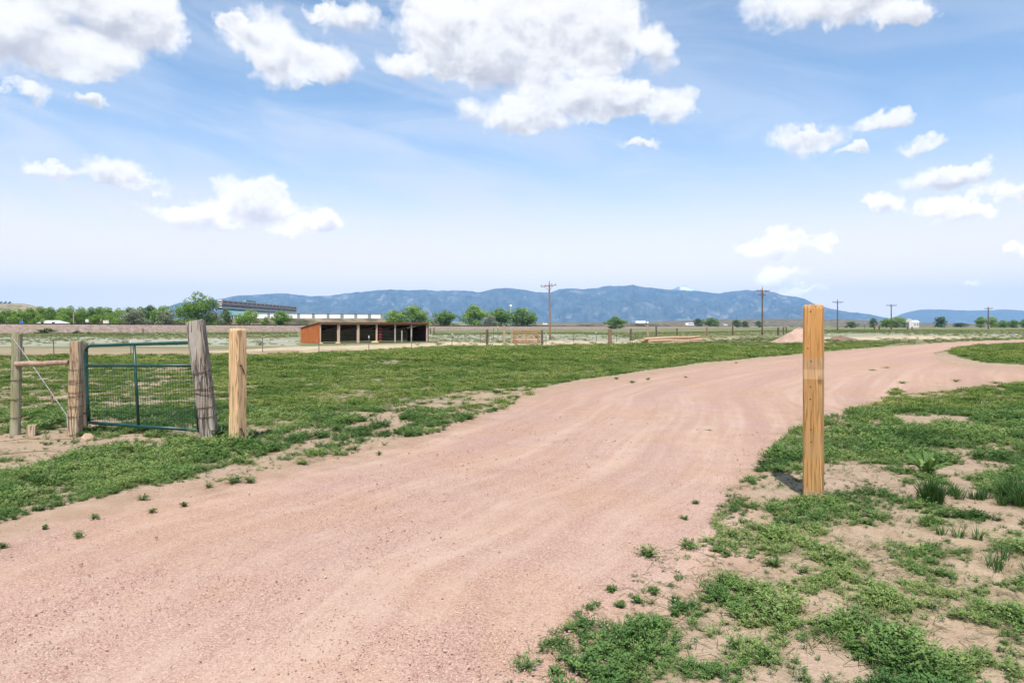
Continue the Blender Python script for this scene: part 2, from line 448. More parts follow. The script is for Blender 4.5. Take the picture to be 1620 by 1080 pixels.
def cover_fraction(px, py, X, Y):
    """how much of the ground weeds hide, 0..1"""
    jit = np.clip(900.0 / np.maximum(Y, 3.0), 2.0, 170.0)
    jx = px + jit * 0.22 * (fbm(X * 2.1, Y * 2.1, 4, 11) - 0.5)
    jy = py + jit * 0.09 * (fbm(X * 2.1 + 40, Y * 2.1, 4, 23) - 0.5)
    c = np.zeros(px.shape)
    c[inpoly(jx, jy, P_PASTURE)] = 0.97
    c[inpoly(jx, jy, [(-1500, 566), (300, 562), (345, 600), (335, 660), (290, 690), (-1500, 692)])] = 0.70
    fr = inpoly(jx, jy, P_FRINGE); c[fr] = 0.52
    c[inpoly(jx, jy, P_SAND_L)] = 0.34
    c[inpoly(jx, jy, P_FRINGE_R)] = 0.36
    rt = inpoly(jx, jy, P_RIGHT)
    cr = 0.98 - 0.50 * sstep(715, 760, py) * (1 - sstep(860, 905, py)) - 0.20 * sstep(860, 905, py)
    c[rt] = cr[rt]
    c[inpoly(jx, jy, P_ISLAND)] = 0.9
    # bare spots of sand with ragged outlines
    wx = jit * 1.0 * (fbm(X * 1.6 + 7, Y * 1.6, 4, 13) - 0.5); wy = jit * 0.36 * (fbm(X * 1.6, Y * 1.6 + 5, 4, 19) - 0.5)
    pq = fbm(X * 5.0, Y * 5.0, 3, 29)
    for (ex, ey, ax, ay, k) in [(1480, 665, 75, 9, 0.95), (1395, 750, 95, 17, 0.8), (1540, 742, 60, 14, 0.85), (1495, 1010, 85, 42, 0.85), (1275, 955, 48, 26, 0.85), (1350, 842, 110, 14, 0.7), (1240, 905, 70, 26, 0.7), (1600, 895, 70, 26, 0.55),
                               (1240, 790, 50, 14, 0.6), (1600, 800, 60, 16, 0.6), (560, 660, 60, 6, 0.5), (500, 690, 40, 8, 0.6), (1200, 549, 40, 2.6, 0.6), (1310, 548, 40, 2.2, 0.6), (1000, 556, 34, 2.4, 0.5), (620, 573, 40, 3, 0.4), (240, 700, 60, 7, 0.5)]:
        q = ((px + wx - ex) / ax) ** 2 + ((py + wy - ey) / ay) ** 2 + 1.1 * (pq - 0.5)
        c = np.where((q < 1) & (c > 0), c * (1 - k * np.clip((1 - q) * 1.6, 0, 1)), c)
    return c
def patch_noise(X, Y):
    n = 0.62 * fbm(X * 3.3, Y * 3.3, 4, 31) + 0.38 * fbm(X * 0.9, Y * 0.9, 3, 41)
    return sstep(0.24, 0.76, n)
def bands(px, py, X, Y):
    """pale, tan and brown stretches of the far field, each 0..1"""
    w = (fbm(X * 0.05, Y * 0.05, 4, 51) - 0.5)
    jx = px + 46 * w
    jy = py + np.clip(700 / np.maximum(Y, 8.0), 3.0, 40) * 0.55 * (fbm(X * 0.11 + 9, Y * 0.16, 4, 53) - 0.5)
    def soft(poly, k):
        i = inpoly(jx, jy, poly); d = polydist(jx, jy, poly)
        return np.where(i, np.clip(d / k, 0, 1), 0.0)
    pale = np.maximum.reduce([soft([(-1500, 533), (120, 532), (300, 534), (478, 533), (478, 547), (200, 549), (-1500, 552)], 2.0), 0.8 * soft([(680, 527), (860, 528), (1000, 530), (1010, 541), (860, 543), (680, 540)], 2.0),
                              0.8 * soft([(1270, 526), (1500, 527), (2400, 527), (2400, 532), (1500, 534), (1280, 536)], 1.6)])
    tan = np.maximum.reduce([soft([(-1500, 561), (60, 560.5), (300, 558.5), (440, 549), (520, 545), (690, 542), (700, 551), (600, 554), (470, 559), (300, 561), (-1500, 565)], 2.2), soft([(690, 540), (850, 542), (870, 538), (1010, 538.5), (1010, 545), (870, 547), (700, 548)], 1.6),
                             soft([(1270, 532.5), (1490, 531), (1620, 532.5), (1620, 535), (1490, 537.5), (1290, 538)], 1.2), 0.9 * soft([(1010, 536), (1180, 533.5), (1180, 537), (1040, 544), (1000, 544)], 1.2)])
    brown = 0.9 * soft([(-1500, 560), (200, 559), (470, 555), (560, 551), (560, 553), (470, 557.5), (200, 562.5), (-1500, 565)], 1.3)
    return pale, tan, brown

# ------------------------------------------------------------------ ground sheet
def grid_rows():
    rows = [-60.0, -25.0, -10.0, -3.0, 0.0, 1.2, 2.0]
    py = 1240.0
    while py > 519.0:
        Y = F * CAMH / (py - HZ); rows.append(Y)
        py -= 1.55 if py > 545 else 0.8
    Y = rows[-1]
    while Y < 16000: Y *= 1.045; rows.append(Y)
    return np.array(sorted(set(r for r in rows if r < 2.05 or r > 2.1)))
def grid_cols():
    a = np.linspace(-0.92, 0.92, 560)
    b = np.array([-2.2, -1.7, -1.4, -1.2, -1.08, -0.98])
    return np.concatenate([b, a, -b[::-1]])
ROWS, COLS = grid_rows(), grid_cols()
GX = COLS[None, :] * (np.abs(ROWS)[:, None] + 0.8)
GY = np.repeat(ROWS[:, None], len(COLS), 1)
def grid_quads(nr, nc, keep=None):
    i = np.arange(nr - 1)[:, None] * nc + np.arange(nc - 1)[None, :]
    q = np.stack([i, i + 1, i + nc + 1, i + nc], -1)
    return q.reshape(-1, 4) if keep is None else q[keep]
def setattrf(me, name, arr):
    a = me.attributes.new(name, 'FLOAT', 'POINT'); a.data.foreach_set('value', np.ascontiguousarray(arr, np.float32).ravel())

# a rough guess of the row each ground point is seen at
def pix_of(X, Y):
    return proj(X, Y, land(X, Y))
GZ = land(GX, GY)
GPX, GPY = proj(GX, GY, GZ)

JIT = np.clip(900.0 / np.maximum(GY, 3.0), 1.2, 170.0)
RX = GPX + JIT * 0.16 * (fbm(GX * 1.7, GY * 1.7, 4, 61) - 0.5)
RY = GPY + JIT * 0.07 * (fbm(GX * 1.7, GY * 1.7 + 30, 4, 67) - 0.5)
onroad = inpoly(RX, RY, ROAD)
rd = polydist(RX, RY, ROAD) * np.maximum(GY, 2.0) / F
ROADSD = np.where(onroad, rd, -rd)

def ground_material(N):
    p = geopos(N)
    veg, pale, tan, brown = (attr(N, k).outputs['Fac'] for k in ('veg', 'pale', 'tan', 'brown'))
    big = N.noise(p, 0.35, 4, 0.55); mid = N.noise(p, 3.0, 5, 0.6); fine = N.noise(p, 42.0, 4, 0.65)
    grit = N.n('ShaderNodeTexVoronoi', {'Vector': p, 'Scale': 190.0}).outputs['Color']
    gr = N.sep(grit)[0]
    f = N.m('ADD', N.m('ADD', N.m('MULTIPLY', mid, 0.5), N.m('MULTIPLY', fine, 0.3)), N.m('MULTIPLY', gr, 0.2))
    sand = N.ramp(f, [(0.25, (0.284, 0.189, 0.117)), (0.5, (0.407, 0.300, 0.204)), (0.75, (0.521, 0.418, 0.295))])
    sand = N.mix(N.ss(big, 0.4, 0.65, 0.0, 0.55), sand, N.ramp(f, [(0.25, (0.379, 0.260, 0.198)), (0.75, (0.502, 0.367, 0.291))]))
    # litter and cracks of dry crust
    cr = N.n('ShaderNodeTexVoronoi', {'Vector': N.v('ADD', p, N.v('MULTIPLY', N.n('ShaderNodeTexNoise', {'Vector': p, 'Scale': 6.0}).outputs['Color'], (0.08, 0.08, 0.0))), 'Scale': 7.5}, feature='DISTANCE_TO_EDGE').outputs['Distance']
    crk = N.m('MULTIPLY', N.ss(cr, 0.03, 0.006), N.ss(mid, 0.5, 0.62))
    sand = N.mix(N.m('MULTIPLY', crk, 0.6), sand, (0.16, 0.10, 0.065))
    lit_ = N.m('MULTIPLY', N.ss(N.noise(p, 26.0, 5, 0.75), 0.56, 0.66), N.ss(N.noise(p, 1.7, 3, 0.6), 0.40, 0.60))
    sand = N.mix(N.m('MULTIPLY', lit_, 0.65), sand, (0.115, 0.085, 0.05))
    tn = N.ramp(N.noise(p, 0.9, 6, 0.65), [(0.3, (0.28, 0.225, 0.125)), (0.5, (0.46, 0.37, 0.25)), (0.7, (0.60, 0.50, 0.36))])
    pl = N.ramp(N.noise(N.v('MULTIPLY', p, (0.10, 0.22, 0.1)), 1.0, 6, 0.65), [(0.34, (0.15, 0.18, 0.09)), (0.5, (0.29, 0.29, 0.21)), (0.68, (0.48, 0.46, 0.41))])
    br = N.ramp(N.noise(p, 1.3, 5, 0.6), [(0.3, (0.16, 0.085, 0.055)), (0.7, (0.34, 0.22, 0.15))])
    gcol = N.ramp(N.m('ADD', N.m('MULTIPLY', N.noise(p, 0.55, 6, 0.65), 0.6), N.m('MULTIPLY', fine, 0.4)), [(0.32, (0.030, 0.062, 0.014)), (0.5, (0.062, 0.112, 0.026)), (0.62, (0.105, 0.150, 0.045)), (0.75, (0.25, 0.23, 0.12))])
    dry = N.ramp(N.noise(N.v('MULTIPLY', p, (0.06, 0.12, 0.1)), 1.0, 7, 0.65), [(0.36, (0.07, 0.105, 0.035)), (0.5, (0.15, 0.165, 0.075)), (0.66, (0.30, 0.27, 0.16))])
    far = attr(N, 'far').outputs['Fac']
    col = N.mix(far, sand, dry)
    col = N.mix(veg, col, gcol)
    col = N.mix(pale, col, pl)
    col = N.mix(tan, col, tn)
    col = N.mix(brown, col, br)
    h = N.m('ADD', N.m('MULTIPLY', fine, 0.5), N.m('ADD', N.m('MULTIPLY', gr, 0.3), N.m('MULTIPLY', mid, 1.2)))
    return pbsdf(N, col, 0.95, h, 0.8, 0.03, 0.0, 0.1)

def build_ground():
    veg = cover_fraction(GPX, GPY, GX, GY)
    pn = patch_noise(GX, GY)
    v = np.clip((veg - pn) * 3.0 + 0.3, 0, 1) * (veg > 0.02)
    # near the camera the weeds are real plants: let soil show between them
    v = v * (0.35 + 0.6 * sstep(8, 24, GY))
    v = np.where(ROADSD > -0.05, 0, v)
    pale, tan, brown = bands(GPX, GPY, GX, GY)
    far = sstep(30, 75, GY) * (veg < 0.02)
    edge = np.clip(1 + ROADSD / 0.25, 0, 1)
    Z = GZ.copy()
    # soil swells a little under weeds, away from the road
    Z = Z + 0.02 * (fbm(GX * 5, GY * 5, 3, 77) - 0.5) * (1 - sstep(12, 25, GY)) * (1 - edge)
    far_side = (GX - RAIL0[0]) * RNOR[0] + (GY - RAIL0[1]) * RNOR[1]
    me = npmesh('ground', np.stack([GX, GY, Z], -1).reshape(-1, 3), grid_quads(len(ROWS), len(COLS)))
    for k, a in (('veg', v), ('pale', pale), ('tan', tan), ('brown', brown), ('far', far)): setattrf(me, k, a)
    o = link('ground', me, mat('ground_soil', ground_material), smooth=True)
    struct(o, 'flat sandy plain with pasture reaching to the mountains')
build_ground()

# ------------------------------------------------------------------ the pink gravel road
def road_material(N):
    p = geopos(N)
    lat, edge = attr(N, 'lat').outputs['Fac'], attr(N, 'edge').outputs['Fac']
    y = N.sep(p)[1]
    st = N.noise(N.comb(N.m('MULTIPLY', lat, 1.6), N.m('MULTIPLY', y, 0.07), 0.0), 1.0, 5, 0.6, 0.4)
    st2 = N.noise(N.comb(N.m('MULTIPLY', lat, 6.5), N.m('MULTIPLY', y, 0.30), 3.0), 1.0, 4, 0.6, 0.3)
    big = N.noise(p, 0.45, 4, 0.55); mid = N.noise(p, 2.6, 5, 0.62); fine = N.noise(p, 60.0, 4, 0.7)
    vo = N.n('ShaderNodeTexVoronoi', {'Vector': p, 'Scale': 120.0})
    g1 = N.sep(vo.outputs['Color'])[0]
    vo2 = N.n('ShaderNodeTexVoronoi', {'Vector': p, 'Scale': 270.0})
    g2 = N.sep(vo2.outputs['Color'])[1]
    stone = N.m('ADD', N.m('MULTIPLY', g1, 0.55), N.m('MULTIPLY', g2, 0.45))
    pink = N.ramp(stone, [(0.06, (0.161, 0.093, 0.073)), (0.28, (0.346, 0.213, 0.166)), (0.6, (0.430, 0.278, 0.220)), (0.86, (0.506, 0.373, 0.311)), (0.97, (0.627, 0.550, 0.481))])
    orange = N.ramp(stone, [(0.06, (0.168, 0.089, 0.058)), (0.3, (0.362, 0.213, 0.143)), (0.65, (0.450, 0.287, 0.201)), (0.95, (0.547, 0.405, 0.311))])
    base = N.mix(N.ss(N.m('ADD', N.m('MULTIPLY', big, 0.6), N.m('MULTIPLY', st, 0.4)), 0.42, 0.60), pink, orange)
    dust = N.mix(N.m('MULTIPLY', fine, 0.5), (0.482, 0.347, 0.275), (0.530, 0.405, 0.330))
    dm = N.m('MULTIPLY', N.ss(N.m('ADD', N.m('MULTIPLY', st, 0.55), N.m('ADD', N.m('MULTIPLY', st2, 0.25), N.m('MULTIPLY', mid, 0.2))), 0.43, 0.66), N.lin(y, 10.0, 28.0, 0.8, 0.4))
    col = N.mix(dm, base, dust)
    loose = N.ss(N.m('ADD', N.m('MULTIPLY', st, 0.6), N.m('MULTIPLY', mid, 0.4)), 0.46, 0.34)
    col = N.mix(N.m('MULTIPLY', loose, 0.22), col, N.mix(stone, (0.217, 0.125, 0.092), (0.402, 0.250, 0.190)))
    sand = N.ramp(N.m('ADD', N.m('MULTIPLY', mid, 0.6), N.m('MULTIPLY', stone, 0.4)), [(0.3, (0.290, 0.189, 0.128)), (0.7, (0.435, 0.316, 0.224))])
    col = N.mix(N.ss(N.m('ADD', edge, N.m('MULTIPLY', N.m('SUBTRACT', mid, 0.5), 0.9)), 0.55, 0.05), col, sand)
    h = N.m('ADD', N.m('MULTIPLY', stone, N.m('SUBTRACT', 1.0, N.m('MULTIPLY', dm, 0.7))), N.m('ADD', N.m('MULTIPLY', st2, 0.8), N.m('MULTIPLY', mid, 1.5)))
    return pbsdf(N, col, 0.95, h, 0.55, 0.014, 0.0, 0.1)
def build_road():
    nr, nc = GX.shape
    m = (ROADSD > -0.02) & (GY > -9) & (GY < 400)
    keep = m[:-1, :-1] & m[1:, :-1] & m[:-1, 1:] & m[1:, 1:]
    q = grid_quads(nr, nc, keep)
    ids = np.unique(q); remap = np.full(nr * nc, -1); remap[ids] = np.arange(len(ids))
    X, Y, Z = GX.ravel()[ids], GY.ravel()[ids], GZ.ravel()[ids]
    sdv = ROADSD.ravel()[ids]
    wl = np.array([ground_at(a, b)[:2] if b < 1290 else (a / 400.0 - 0.3, 2.2) for a, b in ROAD_L])
    wl[0] = wl[1] + (wl[1] - wl[2])
    lat = np.full(len(ids), 1e9)
    for i in range(len(wl) - 1):
        (x1, y1), (x2, y2) = wl[i], wl[i + 1]
        dx, dy = x2 - x1, y2 - y1
        t = np.clip(((X - x1) * dx + (Y - y1) * dy) / (dx * dx + dy * dy), 0, 1)
        lat = np.minimum(lat, np.hypot(X - x1 - t * dx, Y - y1 - t * dy))
    # shallow wheel ruts and a low crown
    rut = 0.016 * (fbm(lat * 1.3, Y * 0.10, 3, 83) - 0.5) * 2 + 0.006 * (fbm(X * 4, Y * 4, 3, 88) - 0.5)
    lift = 0.0035 + 0.026 * sstep(0, 1.2, sdv) + np.where(Y < 60, rut * sstep(0, 0.7, sdv), 0)
    lift = lift + 0.0008 * np.maximum(0, Y - 20)
    me = npmesh('gravel_road', np.stack([X, Y, Z + np.maximum(lift, 0.0035)], -1), remap[q])
    setattrf(me, 'lat', lat); setattrf(me, 'edge', np.clip(sdv / 0.45, 0, 1))
    struct(link('gravel_road', me, mat('road_gravel', road_material), smooth=True), 'pink decomposed granite road curving away to the right')
build_road()
def road_top(x, y): return landf(x, y) + 0.03

# ------------------------------------------------------------------ mountains and low hills
def ridge_mesh(name, pts, Yf, Yr, material, nu=700, nv=26, spur=0.62, seed=3, rough=2.6, freq=30.0, basecut=25.0, fine=0.9):
    """a range whose skyline runs through the given pixels, with spurs coming down to the plain"""
    xs = np.array([p[0] for p in pts]); ys = np.array([p[1] for p in pts])
    px = np.linspace(xs[0], xs[-1], nu)
    sky = np.interp(px, xs, ys) + fine * (fbm(px * 0.11, px * 0 + 2, 4, seed + 9) - 0.5) * 2
    u = (px - CX) / F
    vs = np.concatenate([np.linspace(0, 1, nv), [1.12, 1.3, 1.6]])
    V = []
    for v in vs:
        vv = min(v, 1.0)
        Y = np.full(nu, Yf + (Yr - Yf) * v)
        X = u * Y
        base = land(X, Y) - basecut
        zr = CAMH + (HZ - sky) / F * Yr
        h = np.maximum(zr - base, 0)
        n1 = 1 - np.abs(2 * fbm(u * freq + 1.5 * v, u * 0 + v * rough, 5, seed) - 1)
        n2 = 1 - np.abs(2 * fbm(u * freq * 3.1 + 3 * v, u * 0 + v * rough * 2.5, 4, seed + 4) - 1)
        prof = vv ** 1.25 + spur * ((0.72 * n1 + 0.28 * n2) - 0.72) * (4 * vv * (1 - vv)) ** 0.8 * 1.4
        prof = np.clip(prof, 0, 0.985 if vv < 1 else 1.0)
        z = base + h * prof
        if v > 1: z = zr - (v - 1) * h * 1.1
        V.append(np.stack([X, Y, z], -1))
    me = npmesh(name, np.concatenate(V), grid_quads(len(vs), nu))
    return struct(link(name, me, material, smooth=True))
def forest_slope(dark, mid, rock, amt, sc):
    def fn(N):
        p = geopos(N)
        a = N.noise(N.v('MULTIPLY', p, (sc, sc, sc * 1.6)), 1.0, 6, 0.62)
        b = N.noise(N.v('MULTIPLY', p, (sc * 0.35, sc * 0.35, sc * 0.7)), 1.0, 5, 0.6)
        col = N.ramp(a, [(0.35, dark), (0.62, mid)])
        m = N.ss(N.m('ADD', N.m('MULTIPLY', a, 0.6), N.m('MULTIPLY', b, 0.4)), 0.54, 0.66)
        return pbsdf(N, N.mix(N.m('MULTIPLY', m, amt), col, rock), 0.95, spec=0.05)
    return fn
M_FOREST = mat('mountain_forest', forest_slope((0.010, 0.026, 0.026), (0.075, 0.09, 0.075), (0.40, 0.33, 0.30), 0.45, 0.0036))
M_FAR = mat('far_mountain_forest', forest_slope((0.03, 0.05, 0.035), (0.07, 0.085, 0.06), (0.25, 0.2, 0.17), 0.5, 0.004))
o = ridge_mesh('mountain_range', [(240, 500), (262, 486), (282, 479), (310, 476), (340, 474), (358, 471), (380, 467), (405, 466), (440, 463.5), (470, 466), (490, 468.5), (520, 468), (545, 464), (570, 461.5), (600, 459), (625, 458), (655, 459.5), (672, 458), (690, 460), (720, 459), (760, 462), (782, 457), (800, 455), (822, 457), (850, 462), (872, 462), (885, 457), (900, 456), (925, 457.5), (945, 455), (965, 452), (985, 453), (1000, 450), (1020, 454), (1060, 458), (1100, 460), (1140, 464), (1155, 460.5), (1180, 459), (1205, 459.5), (1225, 462), (1240, 467), (1260, 469), (1275, 474), (1290, 481), (1310, 487), (1345, 494), (1365, 495), (1395, 501), (1430, 508), (1470, 514)], 9600, 13000, M_FOREST, nu=1200, nv=44, fine=0.95)
o['label'] = 'long blue forested mountain range along the horizon'
o = ridge_mesh('far_mountain_ridge', [(1380, 514), (1410, 503), (1425, 497), (1440, 492.5), (1460, 489), (1490, 489.5), (1530, 491), (1570, 490.5), (1590, 489), (1620, 491.5), (1700, 494), (1800, 500), (1950, 512)], 13200, 15000, M_FAR, nu=360, nv=16, spur=0.2, seed=21, fine=0.5)
o['label'] = 'lower pale blue ridge at the far end of the range'
M_SNOW = mat('snow_peak', lambda N: pbsdf(N, N.ramp(N.noise(geopos(N), 0.004, 5, 0.6), [(0.42, (0.16, 0.18, 0.22)), (0.56, (0.66, 0.70, 0.76))]), 0.8))
o = ridge_mesh('snowy_peak', [(1035, 470), (1055, 459), (1066, 456.5), (1074, 453), (1079, 452.2), (1084, 451), (1090, 454.5), (1098, 456), (1110, 461), (1130, 470)], 14600, 15800, M_SNOW, nu=120, nv=14, spur=0.25, seed=33, fine=0.5)
o['label'] = 'white snow covered peak behind the blue range'
def scrub_fn(N):
    p = geopos(N)
    a = N.noise(N.v('MULTIPLY', p, (0.05, 0.05, 0.1)), 1.0, 6, 0.7)
    b = N.noise(N.v('MULTIPLY', p, (0.008, 0.008, 0.02)), 1.0, 4, 0.6)
    col = N.ramp(a, [(0.38, (0.035, 0.045, 0.022)), (0.52, (0.15, 0.125, 0.075)), (0.68, (0.30, 0.24, 0.16))])
    return pbsdf(N, N.mix(N.ss(b, 0.45, 0.6, 0, 0.5), col, (0.13, 0.10, 0.065)), 0.95, spec=0.05)
M_SCRUB = mat('scrub_land', scrub_fn)
o = ridge_mesh('scrub_hill', [(560, 515), (690, 511.5), (850, 510.5), (1000, 509.5), (1060, 507.5), (1150, 504.5), (1250, 504), (1340, 505), (1400, 508), (1450, 510.5), (1520, 511.5), (1620, 512), (1800, 513.5)], 1900, 2700, M_SCRUB, nu=420, nv=14, spur=0.35, seed=47, basecut=3, fine=0.5)
o['label'] = 'low brown scrub covered hills below the mountains'
def bluff_fn(N):
    p = geopos(N)
    a = N.noise(N.v('MULTIPLY', p, (0.05, 0.05, 0.12)), 1.0, 6, 0.65)
    col = N.ramp(a, [(0.36, (0.10, 0.11, 0.06)), (0.5, (0.24, 0.21, 0.14)), (0.66, (0.38, 0.32, 0.23))])
    return pbsdf(N, col, 0.95, spec=0.05)
o = ridge_mesh('dry_hill', [(-500, 474), (-200, 476), (-60, 478), (0, 480), (15, 479.5), (40, 480.5), (56, 484), (75, 489), (110, 496), (170, 506), (230, 514)], 620, 900, mat('dry_grass_slope', bluff_fn), nu=240, nv=16, spur=0.25, seed=61, basecut=1.5, fine=0.6)
o['label'] = 'dry tan hill rising behind the row of trees'

# ------------------------------------------------------------------ railway embankment with its track, highway embankment, berm
def along(t): return RAIL0 + RDIR * t
def rail_z(t):
    p = along(t)
    base = land(np.array([p[0]]), np.array([p[1]]))[0]
    top = np.interp(t, [-400, 0, 215, 430, 700], [2.3, 2.2, 1.5, 1.35, 1.3])
    return max(top, base + 1.3)
def bank(name, ts, f_pt, f_z, half_top, slope, material, label, jag=0.25, seed=5):
    """long bank of earth: f_pt gives its centre line, f_z the height of its crown"""
    V = []; prof = [(-1, -1), (-0.55, -0.35), (0, 0), (0.5, 0.02), (1, 0), (1.55, -0.35), (2, -1)]
    for t in ts:
        p, n = f_pt(t); zt = f_z(t)
        gl = landf(*p)
        H = zt - gl + 0.6
        row = []
        for k, (a, b) in enumerate(prof):
            if a < 0: off = -half_top + a * H * slope
            elif a > 1: off = half_top + (a - 1) * H * slope
            else: off = (a * 2 - 1) * half_top
            j = jag * (fbm(np.array([t * 0.13]), np.array([k * 3.3]), 3, seed)[0] - 0.5) if b < 0 else 0
            row.append((p[0] + n[0] * off, p[1] + n[1] * off, zt + b * H + j))
        V += row
    me = npmesh(name, np.array(V), grid_quads(len(ts), len(prof)))
    return struct(link(name, me, material), label)
def ballast_fn(N):
    p = geopos(N)
    a = N.noise(p, 0.8, 6, 0.7); b = N.noise(N.v('MULTIPLY', p, (0.05, 0.05, 0.4)), 1.0, 4, 0.6)
    col = N.ramp(a, [(0.32, (0.13, 0.10, 0.085)), (0.55, (0.27, 0.205, 0.17)), (0.72, (0.37, 0.29, 0.245))])
    return pbsdf(N, N.mix(N.ss(b, 0.5, 0.68, 0, 0.55), col, (0.24, 0.20, 0.12)), 0.95, a, 0.5, 0.1, spec=0.05)
M_BALLAST = mat('railway_ballast', ballast_fn)
TS = np.concatenate([np.linspace(-420, 900, 160), np.linspace(930, 4200, 60)])
bank('railway_embankment', TS, lambda t: (along(t), RNOR), rail_z, 2.6, 1.7, M_BALLAST, 'long pinkish gravel railway embankment across the plain')
M_STEEL = simple('rusty_rail_steel', (0.055, 0.038, 0.03), 0.2, 1.0, 0.6)
M_TIE = simple('creosote_tie', (0.035, 0.027, 0.022), 0.3, 2.0, 0.9)
def build_track():
    t0 = along(0)
    tr = empty('railway_track', (t0[0], t0[1], rail_z(0)), 'dark steel railway track along the top of the gravel embankment', 'railway track')
    for off in (-0.72, 0.72):
        mb = MB(); pts = [along(t) + RNOR * off - t0 for t in TS]
        zs = [rail_z(t) - rail_z(0) for t in TS]
        for i in range(len(TS) - 1):
            mb.bar((pts[i][0], pts[i][1], zs[i] + 0.31), (pts[i + 1][0], pts[i + 1][1], zs[i + 1] + 0.31), 0.08, 0.18)
        mb.build('rail', M_STEEL, tr)
    mb = MB(); t = -200.0
    rot = Matrix(((RNOR[0], RDIR[0], 0), (RNOR[1], RDIR[1], 0), (0, 0, 1)))
    while t < 900:
        p = along(t) - t0
        mb.quadbox((p[0], p[1], rail_z(t) - rail_z(0) + 0.10), (2.6, 0.24, 0.24), rot); t += 0.58
    o = mb.build('ties', M_TIE, tr); o['kind'] = 'stuff'
build_track()
HW0, HW1 = at(640, 620), at(1400, 1500)
def hw_pt(t):
    p = HW0.lerp(HW1, t); d = (HW1 - HW0).normalized()
    return np.array([p.x, p.y]), np.array([-d.y, d.x])
def hw_z(t):
    p, _ = hw_pt(t); px = CX + p[0] / p[1] * F
    return max(CAMH + (HZ - np.interp(px, [500, 860, 1012, 1090, 1150, 1300, 1500], [515.5, 514.2, 512.6, 515.4, 515, 515, 516])) / F * p[1], landf(*p) + 0.25)
bank('highway_embankment', np.linspace(-0.12, 1.5, 80), hw_pt, hw_z, 9.0, 2.4, M_SCRUB, 'brown grassy highway embankment beyond the railway', jag=0.5)
def hw_sheet():
    V = []
    ts = np.linspace(-0.12, 1.5, 120)
    for t in ts:
        p, n = hw_pt(t)
        for o_ in (-7.5, -2.5, 2.5, 7.5): V.append((p[0] + n[0] * o_, p[1] + n[1] * o_, hw_z(t) + 0.14))
    me = npmesh('highway', np.array(V), grid_quads(len(ts), 4))
    struct(link('highway', me, simple('old_asphalt', (0.09, 0.088, 0.085), 0.2, 0.5, 0.9)), 'grey asphalt highway on its low embankment')
hw_sheet()
BM0, BM1 = at(200, 470), at(700, 640)
def bm_pt(t):
    p = BM0.lerp(BM1, t); d = (BM1 - BM0).normalized()
    return np.array([p.x, p.y]), np.array([-d.y, d.x])
def bm_z(t):
    p, _ = bm_pt(t); px = CX + p[0] / p[1] * F
    return CAMH + (HZ - np.interp(px, [150, 300, 420, 600, 640, 700], [512, 506, 503.5, 503.8, 507, 512])) / F * p[1]
bank('earth_berm', np.linspace(-0.1, 1.05, 70), bm_pt, bm_z, 5.0, 2.2, M_SCRUB, 'tan brush dotted earth berm below the white panels', jag=0.6, seed=15)

# ------------------------------------------------------------------ the hazy air
def build_haze():
    x0, x1, y0, y1, z0, z1 = -42000, 42000, -3000, 18500, -40.0, 1012.0
    mb = MB(); mb.quadbox(((x0 + x1) / 2, (y0 + y1) / 2, (z0 + z1) / 2), (x1 - x0, y1 - y0, z1 - z0))
    m = bpy.data.materials.new('haze_air'); m.use_nodes = True
    t = m.node_tree; t.nodes.clear(); N = NT(t)
    v = N.n('ShaderNodeVolumePrincipled', {'Color': (0.32, 0.57, 1.0, 1), 'Density': 5.6e-5, 'Anisotropy': -0.3})
    out = N.n('ShaderNodeOutputMaterial'); t.links.new(v.outputs[0], out.inputs['Volume'])
    o = mb.build('haze', m); stuff(o, 'thin blue haze of the distance')
build_haze()

# ------------------------------------------------------------------ plants: source meshes kept outside the scene, scattered as ground cover
def leafmesh(name, L, leafv, material):
    """L: array (n, 4, 3) of leaf corners; leafv: a value 0..1 per leaf"""
    L = np.asarray(L, np.float32); n = len(L)
    me = npmesh(name, L.reshape(-1, 3), np.arange(n * 4, dtype=np.int32).reshape(-1, 4))
    a = me.attributes.new('leafv', 'FLOAT', 'POINT'); a.data.foreach_set('value', np.repeat(np.asarray(leafv, np.float32), 4))
    me.materials.append(material)
    return me
def blade(rng, base, dirv, up, length, width, droop=0.35):
    """one narrow leaf as a kite of four corners"""
    d = dirv / (np.linalg.norm(dirv) + 1e-9)
    s = np.cross(d, up); s /= (np.linalg.norm(s) + 1e-9)
    mid = base + d * length * 0.45 + up * length * 0.08
    tip = base + d * length - up * length * droop * 0.3
    return [base, mid + s * width * 0.5, tip, mid - s * width * 0.5]
UP = np.array([0, 0, 1.0])
def weed_plant(seed, r=0.07, h=0.055, stems=9, per=9, ll=0.022, lw=0.008):
    rng = np.random.default_rng(seed); out = []; lv = []
    for k in range(stems):
        a = rng.uniform(0, 2 * math.pi); reach = r * rng.uniform(0.25, 1.0)
        hh = h * rng.uniform(0.5, 1.15) * (1.15 - 0.5 * reach / r)
        for j in range(per):
            t = (j + 1) / per
            p = np.array([math.cos(a) * reach * t, math.sin(a) * reach * t, hh * math.sin(t * 1.45)])
            b = a + (1 if j % 2 else -1) * rng.uniform(0.5, 1.5)
            d = np.array([math.cos(b), math.sin(b), rng.uniform(0.05, 0.8)])
            s = ll * rng.uniform(0.6, 1.25) * (1.1 - 0.4 * t)
            out.append(blade(rng, p, d, UP + rng.normal(0, 0.3, 3), s, lw * rng.uniform(0.7, 1.3)))
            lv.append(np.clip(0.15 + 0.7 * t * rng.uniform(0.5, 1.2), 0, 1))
    return out, lv
